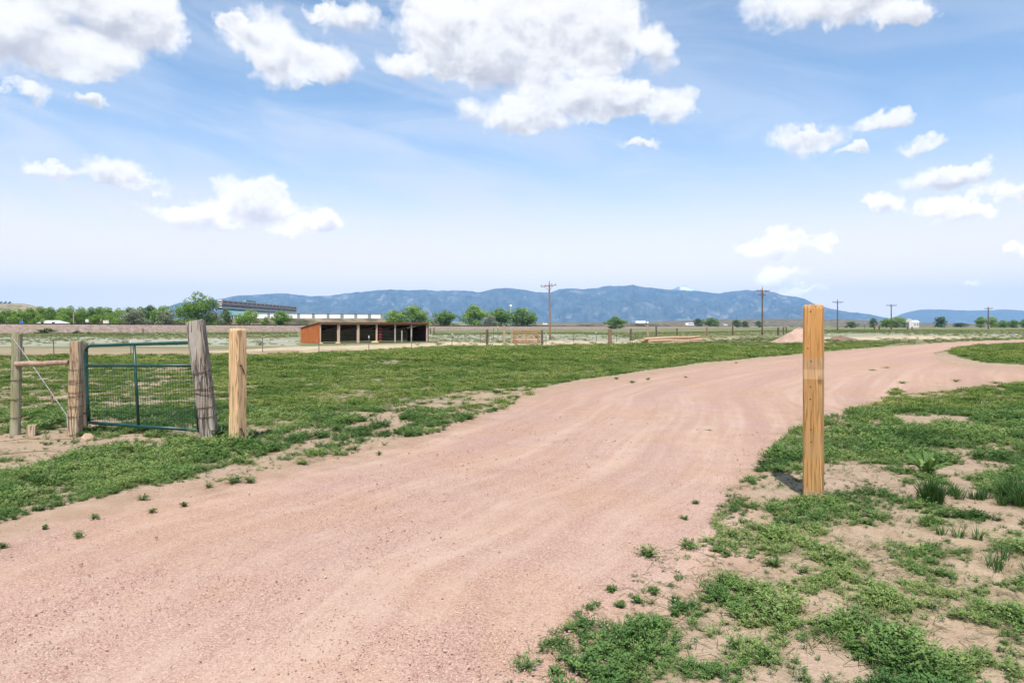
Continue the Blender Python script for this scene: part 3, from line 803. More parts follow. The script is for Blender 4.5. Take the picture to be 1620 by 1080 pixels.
def grass_tuft(seed, r=0.03, h=0.07, n=40, w=0.0045, lean=0.5):
    rng = np.random.default_rng(seed); out = []; lv = []
    for k in range(n):
        a = rng.uniform(0, 2 * math.pi); rr = r * math.sqrt(rng.uniform())
        p = np.array([math.cos(a) * rr, math.sin(a) * rr, 0])
        b = a + rng.normal(0, 0.6); ln = rng.uniform(0.1, lean)
        d = np.array([math.cos(b) * ln, math.sin(b) * ln, 1.0])
        L = h * rng.uniform(0.45, 1.1)
        d /= np.linalg.norm(d); s = np.array([-math.sin(b), math.cos(b), 0]) * w * rng.uniform(0.7, 1.3) * 0.5
        mid = p + d * L * 0.6
        tip = p + d * L + np.array([math.cos(b), math.sin(b), -0.25]) * L * 0.22 * rng.uniform(0.2, 1.3)
        out.append([p - s, p + s, mid + s * 0.8, mid - s * 0.8]); lv.append(rng.uniform(0, 0.7))
        out.append([mid - s * 0.8, mid + s * 0.8, tip, tip]); lv.append(lv[-1])
    return out, lv
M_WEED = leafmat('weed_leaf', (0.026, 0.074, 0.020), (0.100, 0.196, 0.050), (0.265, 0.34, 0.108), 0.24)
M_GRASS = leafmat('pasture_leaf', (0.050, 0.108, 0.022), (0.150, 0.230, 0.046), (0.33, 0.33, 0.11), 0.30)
M_DRY = leafmat('dry_leaf', (0.10, 0.105, 0.045), (0.22, 0.20, 0.10), (0.36, 0.30, 0.17), 0.25)
def degenerate_fix(out):
    return np.array([[np.asarray(c, float) for c in q] for q in out])
def source_collection(name, makers):
    c = bpy.data.collections.new(name)
    for i, (fn, m) in enumerate(makers):
        out, lv = fn()
        me = leafmesh('%s_leafage_%02d' % (name, i), degenerate_fix(out), lv, m)
        o = bpy.data.objects.new('%s_%02d' % (name, i), me); c.objects.link(o)
    return c
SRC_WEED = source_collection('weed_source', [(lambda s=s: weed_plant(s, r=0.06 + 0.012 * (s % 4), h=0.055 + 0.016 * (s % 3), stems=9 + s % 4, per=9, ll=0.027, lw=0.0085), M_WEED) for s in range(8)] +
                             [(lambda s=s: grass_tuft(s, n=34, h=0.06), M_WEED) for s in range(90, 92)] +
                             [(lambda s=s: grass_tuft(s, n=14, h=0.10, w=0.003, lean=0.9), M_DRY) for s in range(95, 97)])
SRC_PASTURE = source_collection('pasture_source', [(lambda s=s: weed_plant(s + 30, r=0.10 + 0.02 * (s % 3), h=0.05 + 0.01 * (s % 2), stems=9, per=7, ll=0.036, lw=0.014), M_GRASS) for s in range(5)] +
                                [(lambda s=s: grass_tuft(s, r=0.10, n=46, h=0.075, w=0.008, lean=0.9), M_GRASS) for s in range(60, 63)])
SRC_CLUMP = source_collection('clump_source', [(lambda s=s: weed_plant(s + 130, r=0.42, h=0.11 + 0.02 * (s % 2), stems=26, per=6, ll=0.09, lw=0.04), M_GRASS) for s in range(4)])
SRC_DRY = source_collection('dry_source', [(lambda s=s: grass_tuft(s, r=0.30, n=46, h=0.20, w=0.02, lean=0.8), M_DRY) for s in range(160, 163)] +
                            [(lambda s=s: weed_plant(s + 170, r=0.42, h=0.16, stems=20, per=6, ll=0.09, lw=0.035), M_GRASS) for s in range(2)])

def scatter(name, pts, rotz, scl, idx, tint, coll, label, tilt=None):
    """one object whose points each carry a copy of a plant of the collection"""
    me = bpy.data.meshes.new(name); n = len(pts)
    me.vertices.add(n); me.vertices.foreach_set('co', np.asarray(pts, np.float32).ravel())
    rot = np.zeros((n, 3), np.float32); rot[:, 2] = rotz
    if tilt is not None: rot[:, 0] = tilt
    a = me.attributes.new('rot', 'FLOAT_VECTOR', 'POINT'); a.data.foreach_set('vector', rot.ravel())
    for k, arr in (('scl', scl), ('tint', tint)):
        a = me.attributes.new(k, 'FLOAT', 'POINT'); a.data.foreach_set('value', np.asarray(arr, np.float32))
    a = me.attributes.new('idx', 'INT', 'POINT'); a.data.foreach_set('value', np.asarray(idx, np.int32))
    o = bpy.data.objects.new(name, me); COL.objects.link(o)
    ng = bpy.data.node_groups.new(name + '_scatter', 'GeometryNodeTree')
    ng.interface.new_socket('Geometry', in_out='INPUT', socket_type='NodeSocketGeometry')
    ng.interface.new_socket('Geometry', in_out='OUTPUT', socket_type='NodeSocketGeometry')
    gi, go = ng.nodes.new('NodeGroupInput'), ng.nodes.new('NodeGroupOutput')
    ci = ng.nodes.new('GeometryNodeCollectionInfo'); ci.inputs['Collection'].default_value = coll
    ci.inputs['Separate Children'].default_value = True; ci.inputs['Reset Children'].default_value = True
    ip = ng.nodes.new('GeometryNodeInstanceOnPoints'); ip.inputs['Pick Instance'].default_value = True
    def na(nm, ty):
        d = ng.nodes.new('GeometryNodeInputNamedAttribute'); d.data_type = ty; d.inputs['Name'].default_value = nm
        return [s_ for s_ in d.outputs if s_.enabled and s_.name == 'Attribute'][0]
    L = ng.links.new
    L(gi.outputs[0], ip.inputs['Points']); L(ci.outputs[0], ip.inputs['Instance'])
    L(na('idx', 'INT'), ip.inputs['Instance Index']); L(na('rot', 'FLOAT_VECTOR'), ip.inputs['Rotation']); L(na('scl', 'FLOAT'), ip.inputs['Scale'])
    L(ip.outputs[0], go.inputs[0])
    md = o.modifiers.new('scatter', 'NODES'); md.node_group = ng
    return stuff(o, label)

RNG = np.random.default_rng(11)
def sample_zone(y0, y1, per_m2, umin=-0.86, umax=0.86, pad=0.6):
    """points spread evenly over the wedge of ground between two depths"""
    area = (umax - umin) * (y1 * y1 - y0 * y0) / 2 + 2 * pad * (y1 - y0)
    n = int(area * per_m2)
    Y = np.sqrt(RNG.uniform(y0 * y0, y1 * y1, n)); X = RNG.uniform(umin, umax, n) * Y + RNG.uniform(-pad, pad, n)
    return X, Y
def zone_points(zones, seed):
    P, S, T, C = [], [], [], []
    for (y0, y1, dens, sc) in zones:
        X, Y = sample_zone(y0, y1, dens)
        Z = land(X, Y); px, py = proj(X, Y, Z)
        cov = cover_fraction(px, py, X, Y); pn = patch_noise(X, Y)
        k = (pn < cov + 0.02 * (RNG.uniform(size=len(X)) - 0.5)) & (cov > 0.03)
        k |= (cov > 0.2) & (cov < 0.96) & (RNG.uniform(size=len(X)) < 0.10 * np.clip(fbm(X * 1.4, Y * 1.4, 2, 331) * 3 - 0.8, 0, 1))
        # thin out towards the rim of each patch
        k &= RNG.uniform(size=len(X)) < np.where(pn < cov, np.clip((cov - pn) * 5 + 0.3, 0, 1), 1.0)
        X, Y, Z, pn, cov = X[k], Y[k], Z[k], pn[k], cov[k]
        P.append(np.stack([X, Y, Z - 0.002], -1))
        grow = np.clip(0.5 + (cov - pn) * 1.3, 0.45, 1.2) * (0.62 + 0.85 * fbm(X * 2.2, Y * 2.2, 3, seed + 7))
        S.append(sc * grow * RNG.uniform(0.65, 1.25, len(X)))
        tn = 0.55 * fbm(X * 0.5, Y * 0.5, 4, seed) + 0.45 * fbm(X * 2.5, Y * 2.5, 3, seed + 3)
        T.append(np.clip((tn - 0.5) * 3.0 + 0.5 + RNG.normal(0, 0.08, len(X)), 0, 1)); C.append(cov)
    return np.concatenate(P), np.concatenate(S), np.concatenate(T), np.concatenate(C)
def soil_z(P):
    return P
def build_weeds():
    P, S, T, C = zone_points([(2.4, 5.0, 430, 0.92), (5.0, 8.0, 330, 1.0), (8.0, 13.0, 170, 1.2)], 201)
    n = len(P)
    scatter('weeds', P, RNG.uniform(0, 6.28, n), S, np.where(RNG.uniform(size=n) < 0.05, RNG.integers(10, 12, n), RNG.integers(0, 10, n)), T, SRC_WEED, 'low leafy green weeds carpeting both verges of the road')
    P, S, T, C = zone_points([(13.0, 20.0, 48, 1.0), (20.0, 32.0, 22, 1.25)], 221)
    n = len(P)
    scatter('grass', P, RNG.uniform(0, 6.28, n), S, RNG.integers(0, 8, n), T, SRC_PASTURE, 'short green pasture beyond the gate')
    P, S, T, C = zone_points([(32.0, 50.0, 5.0, 0.85), (50.0, 75.0, 2.6, 1.0)], 231)
    n = len(P)
    scatter('pasture_grass', P, RNG.uniform(0, 6.28, n), S, RNG.integers(0, 4, n), T, SRC_CLUMP, 'green pasture stretching to the shed')
    # scattered tussocks of the far dry field
    X, Y = sample_zone(70, 230, 0.55)
    Z = land(X, Y); px, py = proj(X, Y, Z)
    pale, tan, brown = bands(px, py, X, Y)
    k = (RNG.uniform(size=len(X)) < np.clip(1 - 0.85 * tan - 0.55 * pale, 0.05, 1) * np.clip(fbm(X * 0.06, Y * 0.04, 3, 9) * 2 - 0.4, 0.1, 1)) & (~inpoly(px, py, ROAD)) & (~inpoly(px, py, [(470, 546), (470, 512), (684, 512), (684, 546)]))
    X, Y, Z = X[k], Y[k], Z[k]; n = len(X)
    T = np.clip(fbm(X * 0.05, Y * 0.05, 3, 71) * 1.6 - 0.3, 0, 1)
    scatter('dry_grass', np.stack([X, Y, Z], -1), RNG.uniform(0, 6.28, n), RNG.uniform(0.7, 1.5, n), RNG.integers(0, 5, n), T, SRC_DRY, 'tussocks of dry and sage coloured grass in the far field')
build_weeds()
def build_gravel():
    """loose stones lying on the road"""
    c = bpy.data.collections.new('pebble_source')
    m = mat('pebble', lambda N: pbsdf(N, N.ramp(N.n('ShaderNodeObjectInfo').outputs['Random'], [(0.0, (0.22, 0.12, 0.095)), (0.4, (0.46, 0.28, 0.225)), (0.85, (0.50, 0.335, 0.275)), (1.0, (0.58, 0.47, 0.41))]), 0.9, spec=0.1))
    rng = np.random.default_rng(5)
    import bmesh
    for i in range(4):
        bm = bmesh.new(); bmesh.ops.create_icosphere(bm, subdivisions=1, radius=1.0)
        for v in bm.verts: v.co = Vector((v.co.x * 1.2, v.co.y * 0.9, v.co.z * 0.7)) * float(rng.uniform(0.75, 1.2))
        me = bpy.data.meshes.new('pebble_%d' % i); bm.to_mesh(me); bm.free(); me.materials.append(m)
        c.objects.link(bpy.data.objects.new('pebble_source_%d' % i, me))
    P = []; S = []
    for (y0, y1, d, s0) in ((2.5, 4.5, 2200, 0.0024), (4.5, 7.5, 700, 0.0031), (7.5, 12, 110, 0.0050)):
        X, Y = sample_zone(y0, y1, d)
        Z = land(X, Y); px, py = proj(X, Y, Z); k = inpoly(px, py, ROAD)
        ln = fbm(X * 1.2, Y * 1.2, 3, 301); k &= RNG.uniform(size=len(X)) < np.clip((ln - 0.38) * 4, 0.12, 1)
        X, Y, Z = X[k], Y[k], Z[k]
        P.append(np.stack([X, Y, Z + 0.030], -1)); S.append(s0 * np.exp(RNG.normal(0, 0.42, len(X))))
    P = np.concatenate(P); S = np.concatenate(S); n = len(P)
    scatter('gravel', P, RNG.uniform(0, 6.28, n), S, RNG.integers(0, 4, n), np.zeros(n), c, 'loose pink grit lying on the road')
build_gravel()
def build_litter():
    def straw(seed):
        rng = np.random.default_rng(seed); out = []; lv = []
        for i in range(7):
            a = rng.uniform(0, 6.28); L = rng.uniform(0.012, 0.05); c = rng.normal(0, 0.04, 3); c[2] = rng.uniform(0.003, 0.012)
            d = np.array([math.cos(a), math.sin(a), rng.normal(0, 0.12)]) * L; sd_ = np.array([-math.sin(a), math.cos(a), 0]) * 0.0014
            out.append([c - d - sd_, c - d + sd_, c + d + sd_, c + d - sd_]); lv.append(rng.uniform(0, 1))
        return out, lv
    src = source_collection('litter_source', [(lambda k=k: straw(k + 900), M_DRY) for k in range(3)] + [(lambda k=k: weed_plant(950 + k, r=0.03, h=0.02, stems=5, per=4, ll=0.014, lw=0.006), M_WEED) for k in range(3)])
    P, I, S = [], [], []
    for (y0, y1, d) in ((2.4, 5.0, 230), (5.0, 9.0, 110), (9.0, 14.0, 34)):
        X, Y = sample_zone(y0, y1, d); Z = land(X, Y); px, py = proj(X, Y, Z)
        cov = cover_fraction(px, py, X, Y); pn = patch_noise(X, Y)
        k = (cov > 0.05) & (RNG.uniform(size=len(X)) < np.clip(0.25 + 1.2 * fbm(X * 1.3, Y * 1.3, 3, 411) - 0.35, 0.08, 1)); X, Y, Z, bare = X[k], Y[k], Z[k], (pn > cov)[k]
        P.append(np.stack([X, Y, Z + 0.003], -1)); n = len(X)
        I.append(np.where(RNG.uniform(size=n) < 0.62, RNG.integers(0, 3, n), RNG.integers(3, 6, n))); S.append(RNG.uniform(0.6, 1.4, n) * (1 + 0.05 * y0))
    P = np.concatenate(P); n = len(P)
    scatter('leaf_litter', P, RNG.uniform(0, 6.28, n), np.concatenate(S), np.concatenate(I), RNG.uniform(0, 1, n), src, 'bits of straw and seedlings strewn over the bare sand of the verges')
build_litter()

# ------------------------------------------------------------------ foreground posts
M_NEWWOOD = wood('fresh_timber', (0.33, 0.16, 0.05), (0.62, 0.36, 0.145), knots=0.8, cracks=0.55, bands=[(0.0, 0.07, 0.45, (0.40, 0.30, 0.20)), (0.36, 0.60, 0.30, (0.33, 0.22, 0.11)), (0.77, 1.10, 0.14, (0.30, 0.2, 0.1)), (1.10, 1.19, 0.28, (0.72, 0.55, 0.36)), (1.19, 1.30, 0.36, (0.40, 0.29, 0.18)), (1.30, 1.74, 0.34, (0.50, 0.23, 0.06))])
M_PALEWOOD = wood('pale_timber', (0.50, 0.31, 0.15), (0.76, 0.53, 0.32), knots=0.4, cracks=0.7)
M_GREYWOOD = wood('weathered_grey_wood', (0.17, 0.135, 0.105), (0.43, 0.365, 0.30), grain=(46, 46, 1.6), knots=0.25, cracks=0.85, grey=(0.40, 0.36, 0.32), bstr=0.9)
M_TANWOOD = wood('weathered_tan_wood', (0.27, 0.165, 0.09), (0.60, 0.45, 0.29), grain=(30, 30, 2.6), knots=0.5, cracks=0.5, grey=(0.52, 0.42, 0.31), bstr=0.9)
M_TREATED = wood('treated_round_wood', (0.16, 0.155, 0.085), (0.36, 0.335, 0.20), knots=0.2, cracks=0.4, grey=(0.36, 0.33, 0.25))
M_REDRAIL = wood('reddish_rail', (0.20, 0.115, 0.08), (0.42, 0.275, 0.205), grain=(2.0, 40, 40), grey=(0.40, 0.31, 0.26), knots=0.2, cracks=0.3)
M_OLDPOST = wood('old_brown_post', (0.065, 0.045, 0.032), (0.19, 0.14, 0.10), knots=0.2, cracks=0.6)
M_TANPOST = wood('dry_tan_post', (0.26, 0.20, 0.13), (0.50, 0.40, 0.28), knots=0.2, cracks=0.6)
M_BROWNPOST = wood('brown_post', (0.16, 0.095, 0.055), (0.34, 0.22, 0.14), knots=0.2, cracks=0.5)
M_NAIL = simple('dark_nail', (0.03, 0.026, 0.024), 0.2, 10, 0.5, 0.6)
M_RUST = simple('rusty_wire', (0.085, 0.05, 0.035), 0.35, 20, 0.7, 0.3)
M_GALV = simple('galvanised_wire', (0.42, 0.43, 0.44), 0.15, 20, 0.45, 0.5)
M_TPOST = simple('steel_post_paint', (0.13, 0.115, 0.095), 0.3, 8, 0.7, 0.2)

def square_post(name, loc, w, h, rz, material, cham=0.012, top=0.03, label='', cat='post', tilt=(0, 0)):
    o = empty(name, loc, label, cat, rz=rz)
    o.rotation_euler = (tilt[0], tilt[1], rz)
    mb = MB(); a = w / 2; c = cham
    oct_ = [(-a + c, -a), (a - c, -a), (a, -a + c), (a, a - c), (a - c, a), (-a + c, a), (-a, a - c), (-a, -a + c)]
    zs = [-0.25] + list(np.linspace(0, h - top, 12)) + [h - top * 0.35, h]
    ks = [1.0] * 13 + [0.93, 0.80]
    n = len(oct_)
    rr = random.Random(len(label))
    for z, k in zip(zs, ks):
        for (x, y) in oct_:
            j = 0.0012
            mb.v.append((x * k + rr.uniform(-j, j), y * k + rr.uniform(-j, j), z))
    for r in range(len(zs) - 1):
        for i in range(n):
            jx = (i + 1) % n
            mb.f.append((r * n + i, r * n + jx, (r + 1) * n + jx, (r + 1) * n + i))
    mb.f.append(tuple((len(zs) - 1) * n + i for i in range(n)))
    mb.build('timber', material, o)
    return o
# --- the tall square post by the road
g = ground_at(1287, 785)
toc = math.atan2(-g.x, g.y)                                   # turn that faces the camera
rp = square_post('wooden_post', g, 0.165, 1.79, -math.atan2(g.x, g.y) - R(9), M_NEWWOOD, 0.016, 0.035, 'tall square new timber post standing alone on the right verge', 'post')
for (dx, z) in [(-0.012, 1.725), (-0.035, 1.385), (-0.008, 1.265), (-0.012, 1.03), (-0.014, 0.915), (-0.008, 0.635), (-0.006, 0.52)]:
    MB().tube([(dx, -0.0835, z), (dx, -0.0810, z)], 0.0065, 8).build('nail', M_NAIL, rp)
# --- the shorter square post beside the gate, set edge-on
g = ground_at(376, 701)
lp = square_post('wooden_post', g, 0.168, 1.57, -math.atan2(g.x, g.y) - R(43), M_PALEWOOD, 0.01, 0.03, 'square pale timber post with bent nails beside the leaning gate post', 'post')
for z in (1.06, 0.20):
    mb = MB(); mb.tube([(0.086, -0.02, z + 0.02), (0.10, -0.03, z), (0.098, 0.0, z - 0.05), (0.092, 0.03, z - 0.11)], 0.0055, 6)
    mb.tube([(0.080, -0.045, z + 0.012), (0.106, -0.05, z + 0.006)], 0.010, 6)
    mb.build('bent_nail', M_RUST, lp)

def rough_post(name, loc, r, h, lean, material, label, cat='post', sq=0.0, seed=0, bumps=0.06, rz=0.0, top_cut=0.0, taper=0.06, group=None, seg=16, rings=14):
    """a hand-cut post: an uneven round or squarish section that leans, under its Empty"""
    o = empty(name, loc, label, cat, group, rz)
    rr = np.random.default_rng(seed)
    mb = MB()
    for k in range(rings):
        t = k / (rings - 1); z = -0.15 + (h + 0.15) * t
        for i in range(seg):
            a = 2 * math.pi * i / seg
            ca, sa = math.cos(a), math.sin(a)
            m_ = max(abs(ca), abs(sa))
            rad = r * ((1 - sq) + sq * min(1.28, 1 / m_)) * (1 - taper * t)
            rad *= 1 + bumps * (float(fbm(np.array([a * 2.2 + seed]), np.array([z * 1.6]), 3, seed)[0]) - 0.5) * 2 + rr.normal(0, bumps * 0.12)
            zz = z + (top_cut * ca + rr.normal(0, 0.006) if k == rings - 1 else 0)
            mb.v.append((ca * rad + lean[0] * max(z, 0) / h, sa * rad + lean[1] * max(z, 0) / h, zz))
    for k in range(rings - 1):
        for i in range(seg):
            j = (i + 1) % seg
            mb.f.append((k * seg + i, k * seg + j, (k + 1) * seg + j, (k + 1) * seg + i))
    mb.f.append(tuple((rings - 1) * seg + i for i in range(seg)))
    mb.build('timber', material, o, smooth=False)
    return o
def wrap_wire(parent, r, z, tilt, lean, h, sq=0.0, material=None, wr=0.0035, barb=True, seed=0, taper=0.06):
    """wire tied round a post, with barbs"""
    rr = random.Random(seed); mb = MB(); pts = []
    for i in range(25):
        a = 2 * math.pi * i / 24; ca, sa = math.cos(a), math.sin(a); m_ = max(abs(ca), abs(sa))
        zz = z + tilt * ca * r + rr.uniform(-0.004, 0.004)
        rad = (r * ((1 - sq) + sq * min(1.28, 1 / m_)) * (1 - taper * zz / h)) * 1.06 + 0.004
        pts.append((ca * rad + lean[0] * zz / h, sa * rad + lean[1] * zz / h, zz))
    mb.tube(pts, wr, 5)
    if barb:
        for k in range(4):
            p = Vector(pts[rr.randrange(24)]); d = Vector((rr.uniform(-1, 1), rr.uniform(-1, 1), rr.uniform(-1, 1))).normalized() * 0.018
            mb.tube([p - d, p + d], wr * 0.6, 4)
    mb.build('barbed_wire', material or M_RUST, parent)

# --- leaning grey gate post
g = ground_at(333, 698)
hgt = (698 - 508) / F * g.y; ln = (-0.20, 0.0)
gp = rough_post('gate_post', g, 0.108, hgt, ln, M_GREYWOOD, 'leaning grey weathered gate post wrapped in barbed wire', 'post', sq=0.75, seed=4, bumps=0.09, rz=0.15, top_cut=0.02, taper=-0.04, seg=20)
for i, (py, tl) in enumerate([(589, 0.25), (614, 0.12), (622, -0.1), (643, 0.15), (658, 0.1)]):
    wrap_wire(gp, 0.108, (698 - py) / F * g.y, tl, ln, hgt, 0.75, seed=i, wr=0.004, taper=-0.04)
MB().tube([(-0.02 - 0.06, -0.135, 1.10), (-0.04, -0.14, 1.0), (-0.095, -0.135, 0.92)], 0.0035, 5).build('loose_wire', M_RUST, gp)
# --- tan hinge post and its wires
g = at(118.5, 10.0)
hp = rough_post('hinge_post', g, 0.083, (689 - 541) / F * 10.0 , (0.02, 0), M_TANWOOD, 'thick rough tan post that carries the green gate', 'post', sq=0.85, seed=9, bumps=0.11, rz=0.1, taper=0.16, seg=20)
for i, py in enumerate([585, 602, 606, 621, 628, 643, 659]):
    wrap_wire(hp, 0.083, (689 - py) / F * 10.0, random.uniform(-0.06, 0.06), (0.02, 0), 1.37, 0.85, seed=20 + i, wr=0.003, barb=False, taper=0.16)
# --- dark board fixed behind the hinge post
bo = empty('dark_board', at(134.5, 10.68), 'dark weathered upright board just behind the thick rough tan post', 'board')
MB().quadbox((0, 0, 0.66), (0.075, 0.05, 1.34), None, 0.006).build('timber', M_OLDPOST, bo)
# --- round treated post at the edge of the picture, rail brace and brace wire
g = at(24, 10.0)
rpst = rough_post('round_post', g, 0.069, 1.48, (0.03, 0), M_TREATED, 'greenish round treated post at the far end of the wooden brace', 'post', seed=14, bumps=0.03, taper=0.03)
for i, py in enumerate([602, 632, 661]):
    wrap_wire(rpst, 0.069, (689 - py) / F * 10.0, 0.05, (0.03, 0), 1.48, seed=40 + i, wr=0.0026, barb=False)
g2 = at(119, 10.0)
A = Vector((g.x + 0.045, g.y - 0.055, CAMH - (575.5 - HZ) / F * 10)); B = Vector((g2.x - 0.085, g2.y - 0.02, CAMH - (573 - HZ) / F * 10))
br = empty('brace_rail', A, 'reddish wooden brace rail between the round post and the rough tan post', 'rail')
MB().tube([(0, 0, 0), *[tuple((B - A) * t + Vector((0, 0, 0.006 * math.sin(t * 9)))) for t in (0.25, 0.5, 0.75)], tuple(B - A)], [0.036, 0.038, 0.037, 0.036, 0.034], 12).build('timber', M_REDRAIL, br)
def twisted(name, pts, r, material, parent=None, turns=26):
    pts = [Vector(p) for p in pts]; mb = MB()
    for ph in (0, math.pi):
        q = []
        for i in range(60):
            t = i / 59 * (len(pts) - 1); k = min(int(t), len(pts) - 2); p = pts[k].lerp(pts[k + 1], t - k)
            a = ph + i * 1.3
            q.append(p + Vector((math.cos(a) * r, 0, math.sin(a) * r)))
        mb.tube(q, r * 0.9, 5)
    return mb.build(name, material, parent)
S0 = at(19, 9.93, 533); S1 = at(46, 9.95, 570); S2 = at(106, 9.9, 657); S3 = at(107, 9.88, 676)
bw = empty('brace_wire', S0, 'twisted silver brace wire slanting from round post to ground', 'wire')
twisted('strand', [(0, 0, 0), S1 - S0, S2 - S0, S3 - S0], 0.0042, M_GALV, bw)
# --- strands of the fence that runs off the picture
wf = empty('wire_fence', g, 'slack wire fence strands between the round post and rough tan post', 'fence')
for (pl_, pa, pb) in [(599, 602, 604), (630, 632, 622), (634, 633, 643), (663, 661, 659)]:
    mb = MB()
    L0 = at(-160, 10.1, pl_) - g; L1 = at(24, 9.93, pa) - g; L2 = at(117, 9.9, pb) - g
    p = [L0.lerp(L1, t) - Vector((0, 0, 0.03 * math.sin(t * math.pi))) for t in np.linspace(0, 1, 7)] + [L1.lerp(L2, t) - Vector((0, 0, 0.02 * math.sin(t * math.pi))) for t in np.linspace(0.1, 1, 9)]
    mb.tube(p, 0.0024, 5)
    for k in range(1, 15, 2):
        q = p[k]; mb.tube([q + Vector((-0.004, 0, -0.014)), q + Vector((0.004, 0, 0.014))], 0.0015, 4); mb.tube([q + Vector((0.012, 0, -0.012)), q + Vector((0.006, 0, 0.014))], 0.0015, 4)
    mb.build('strand', M_RUST, wf)
# --- loose rusty rod hanging against the tan post, and old wires lying on the sand
Q = [at(97, 9.85, 602), at(103, 9.83, 611), at(109, 9.8, 622), at(112, 9.78, 650), at(115, 9.7, 690), at(121, 9.2, 712), at(126, 8.7, 729)]
lw = empty('loose_wire', Q[-1], 'loose dark wire bent down in front of the rough tan post', 'wire')
MB().tube([p - Q[-1] for p in Q], 0.0042, 6).build('strand', M_RUST, lw)
for nm, pts in (('ground_wire', [(0, 702), (40, 699), (80, 697), (112, 697), (150, 688)]), ('ground_wire', [(-10, 724), (60, 719), (120, 717), (190, 711)])):
    P3 = [ground_at(*p) + Vector((0, 0, 0.03 + 0.02 * math.sin(i * 2.0))) for i, p in enumerate(pts)]
    o = empty(nm, P3[0], 'dark old wire lying on the sand ' + ('close to the post feet' if pts[0][1] < 710 else 'in front of the other ground wire'), 'wire', 'wires lying on the sand')
    MB().tube([p - P3[0] for p in P3], 0.0035, 5).build('strand', M_RUST, o)
# --- cut stub of wood, stone, rusty stake
g = ground_at(49, 689)
o = rough_post('wood_stub', g, 0.062, 0.155, (0.012, 0.0), M_TANWOOD, 'short sawn stub of tan wood between the two fence posts', 'stub', sq=0.9, seed=31, bumps=0.05, rz=0.4, rings=6)
g = ground_at(139, 694)
import bmesh
def stone(name, loc, size, seed, label, material, cat='stone'):
    bm = bmesh.new(); bmesh.ops.create_icosphere(bm, subdivisions=3, radius=1.0)
    rr = np.random.default_rng(seed); off = rr.uniform(0, 50, 3)
    for v in bm.verts:
        n = float(fbm(np.array([v.co.x * 1.3 + off[0] + v.co.z]), np.array([v.co.y * 1.3 + off[1] - v.co.z * 0.7]), 4, seed)[0]) - 0.5
        k = 1 + 0.55 * n
        v.co = Vector((v.co.x * size[0] * k, v.co.y * size[1] * k, max(v.co.z, -0.5) * size[2] * k))
    me = bpy.data.meshes.new(name); bm.to_mesh(me); bm.free()
    o = link(name, me, material); o.location = loc
    return tag(o, label, cat)
M_STONE = simple('tan_stone', (0.40, 0.27, 0.19), 0.35, 9, 0.9)
stone('stone', g, (0.10, 0.08, 0.075), 3, 'tan stone at the foot of the rough tan post', M_STONE)
g = ground_at(83, 640)
o = rough_post('stake', g, 0.022, (640 - 613) / F * g.y, (-0.03, 0), M_BROWNPOST, 'short rusty stake standing in the weeds behind the brace wire', 'stake', seed=51, rings=6, seg=8)

# ------------------------------------------------------------------ the green tube gate
M_GREEN = mat('green_gate_paint', lambda N: pbsdf(N, N.ramp(N.noise(geopos(N), 14, 4, 0.6), [(0.35, (0.003, 0.036, 0.029)), (0.7, (0.007, 0.066, 0.052))]), 0.38, N.noise(geopos(N), 60, 2), 0.05, 0.002, spec=0.5))
def build_gate():
    TL, BL = at(134, 10.5, 547), at(140, 10.45, 668)
    TR, BR = at(309, 9.72, 541.5), at(314, 9.70, 680)
    org = Vector((BL.x, BL.y, landf(BL.x, BL.y)))
    o = empty('tube_gate', org, 'green steel tube gate with wire mesh hung between the posts', 'gate')
    P = lambda u, v: (TL.lerp(TR, u)).lerp(BL.lerp(BR, u), v) - org
    r = 0.024
    # bent corner from hinge stile into the top rail
    c = []
    for k in range(7):
        a = k / 6 * math.pi / 2
        c.append(P(0.052 * (1 - math.cos(a) ) * 1.0, 0.105 * (1 - math.sin(a))))
    mb = MB(); mb.tube([P(0, 1.0)] + [P(0, v) for v in (0.7, 0.4, 0.2)] + c[0:1] + c[1:] + [P(u, 0) for u in (0.2, 0.5, 0.8, 0.965)] + [P(0.99, 0.03), P(1.0, 0.10), P(1.0, 0.5), P(1.0, 1.0)], r, 12)
    mb.build('frame', M_GREEN, o, smooth=True)
    MB().tube([P(-0.005, 1.0), P(0.5, 1.003), P(0.9, 1.0)], r, 12).build('bottom_rail', M_GREEN, o, smooth=True)
    MB().tube([P(0.9, 1.0), P(1.005, 1.0)], r * 1.01, 12).build('bottom_rail', mat('worn_green_paint', lambda N: pbsdf(N, N.ramp(N.noise(geopos(N), 25, 4, 0.6), [(0.4, (0.02, 0.10, 0.075)), (0.6, (0.10, 0.14, 0.05))]), 0.6)), o, smooth=True)
    MB().tube([P(0.01, 0.262), P(1.0, 0.262)], r * 0.92, 12).build('middle_rail', M_GREEN, o, smooth=True)
    MB().tube([P(0.465, 0.0), P(0.47, 0.5), P(0.475, 1.0)], r * 0.85, 12).build('upright', M_GREEN, o, smooth=True)
    mb = MB()
    nv, nh = 44, 15
    for i in range(1, nv):
        u = i / nv
        mb.tube([P(u, 0.262), P(u, 0.63), P(u, 1.0)], 0.0027, 4, cap=False)
    for j in range(1, nh):
        v = 0.262 + (1 - 0.262) * j / nh
        mb.tube([P(0, v), P(0.5, v + 0.002), P(1.0, v)], 0.0027, 4, cap=False)
    mo = mb.build('wire_mesh', simple('green_mesh_wire', (0.018, 0.060, 0.042), 0.2, 8, 0.5, 0.2), o); mo['kind'] = 'stuff'
    for v in (0.12, 0.88):
        mb = MB(); mb.tube([P(-0.03, v) + Vector((-0.03, -0.05, 0)), P(0, v)], 0.012, 8); mb.tube([P(0, v) + Vector((0, 0, -0.05)), P(0, v) + Vector((0, 0, 0.05))], 0.031, 10)
        mb.build('hinge', M_GREEN, o)
build_gate()

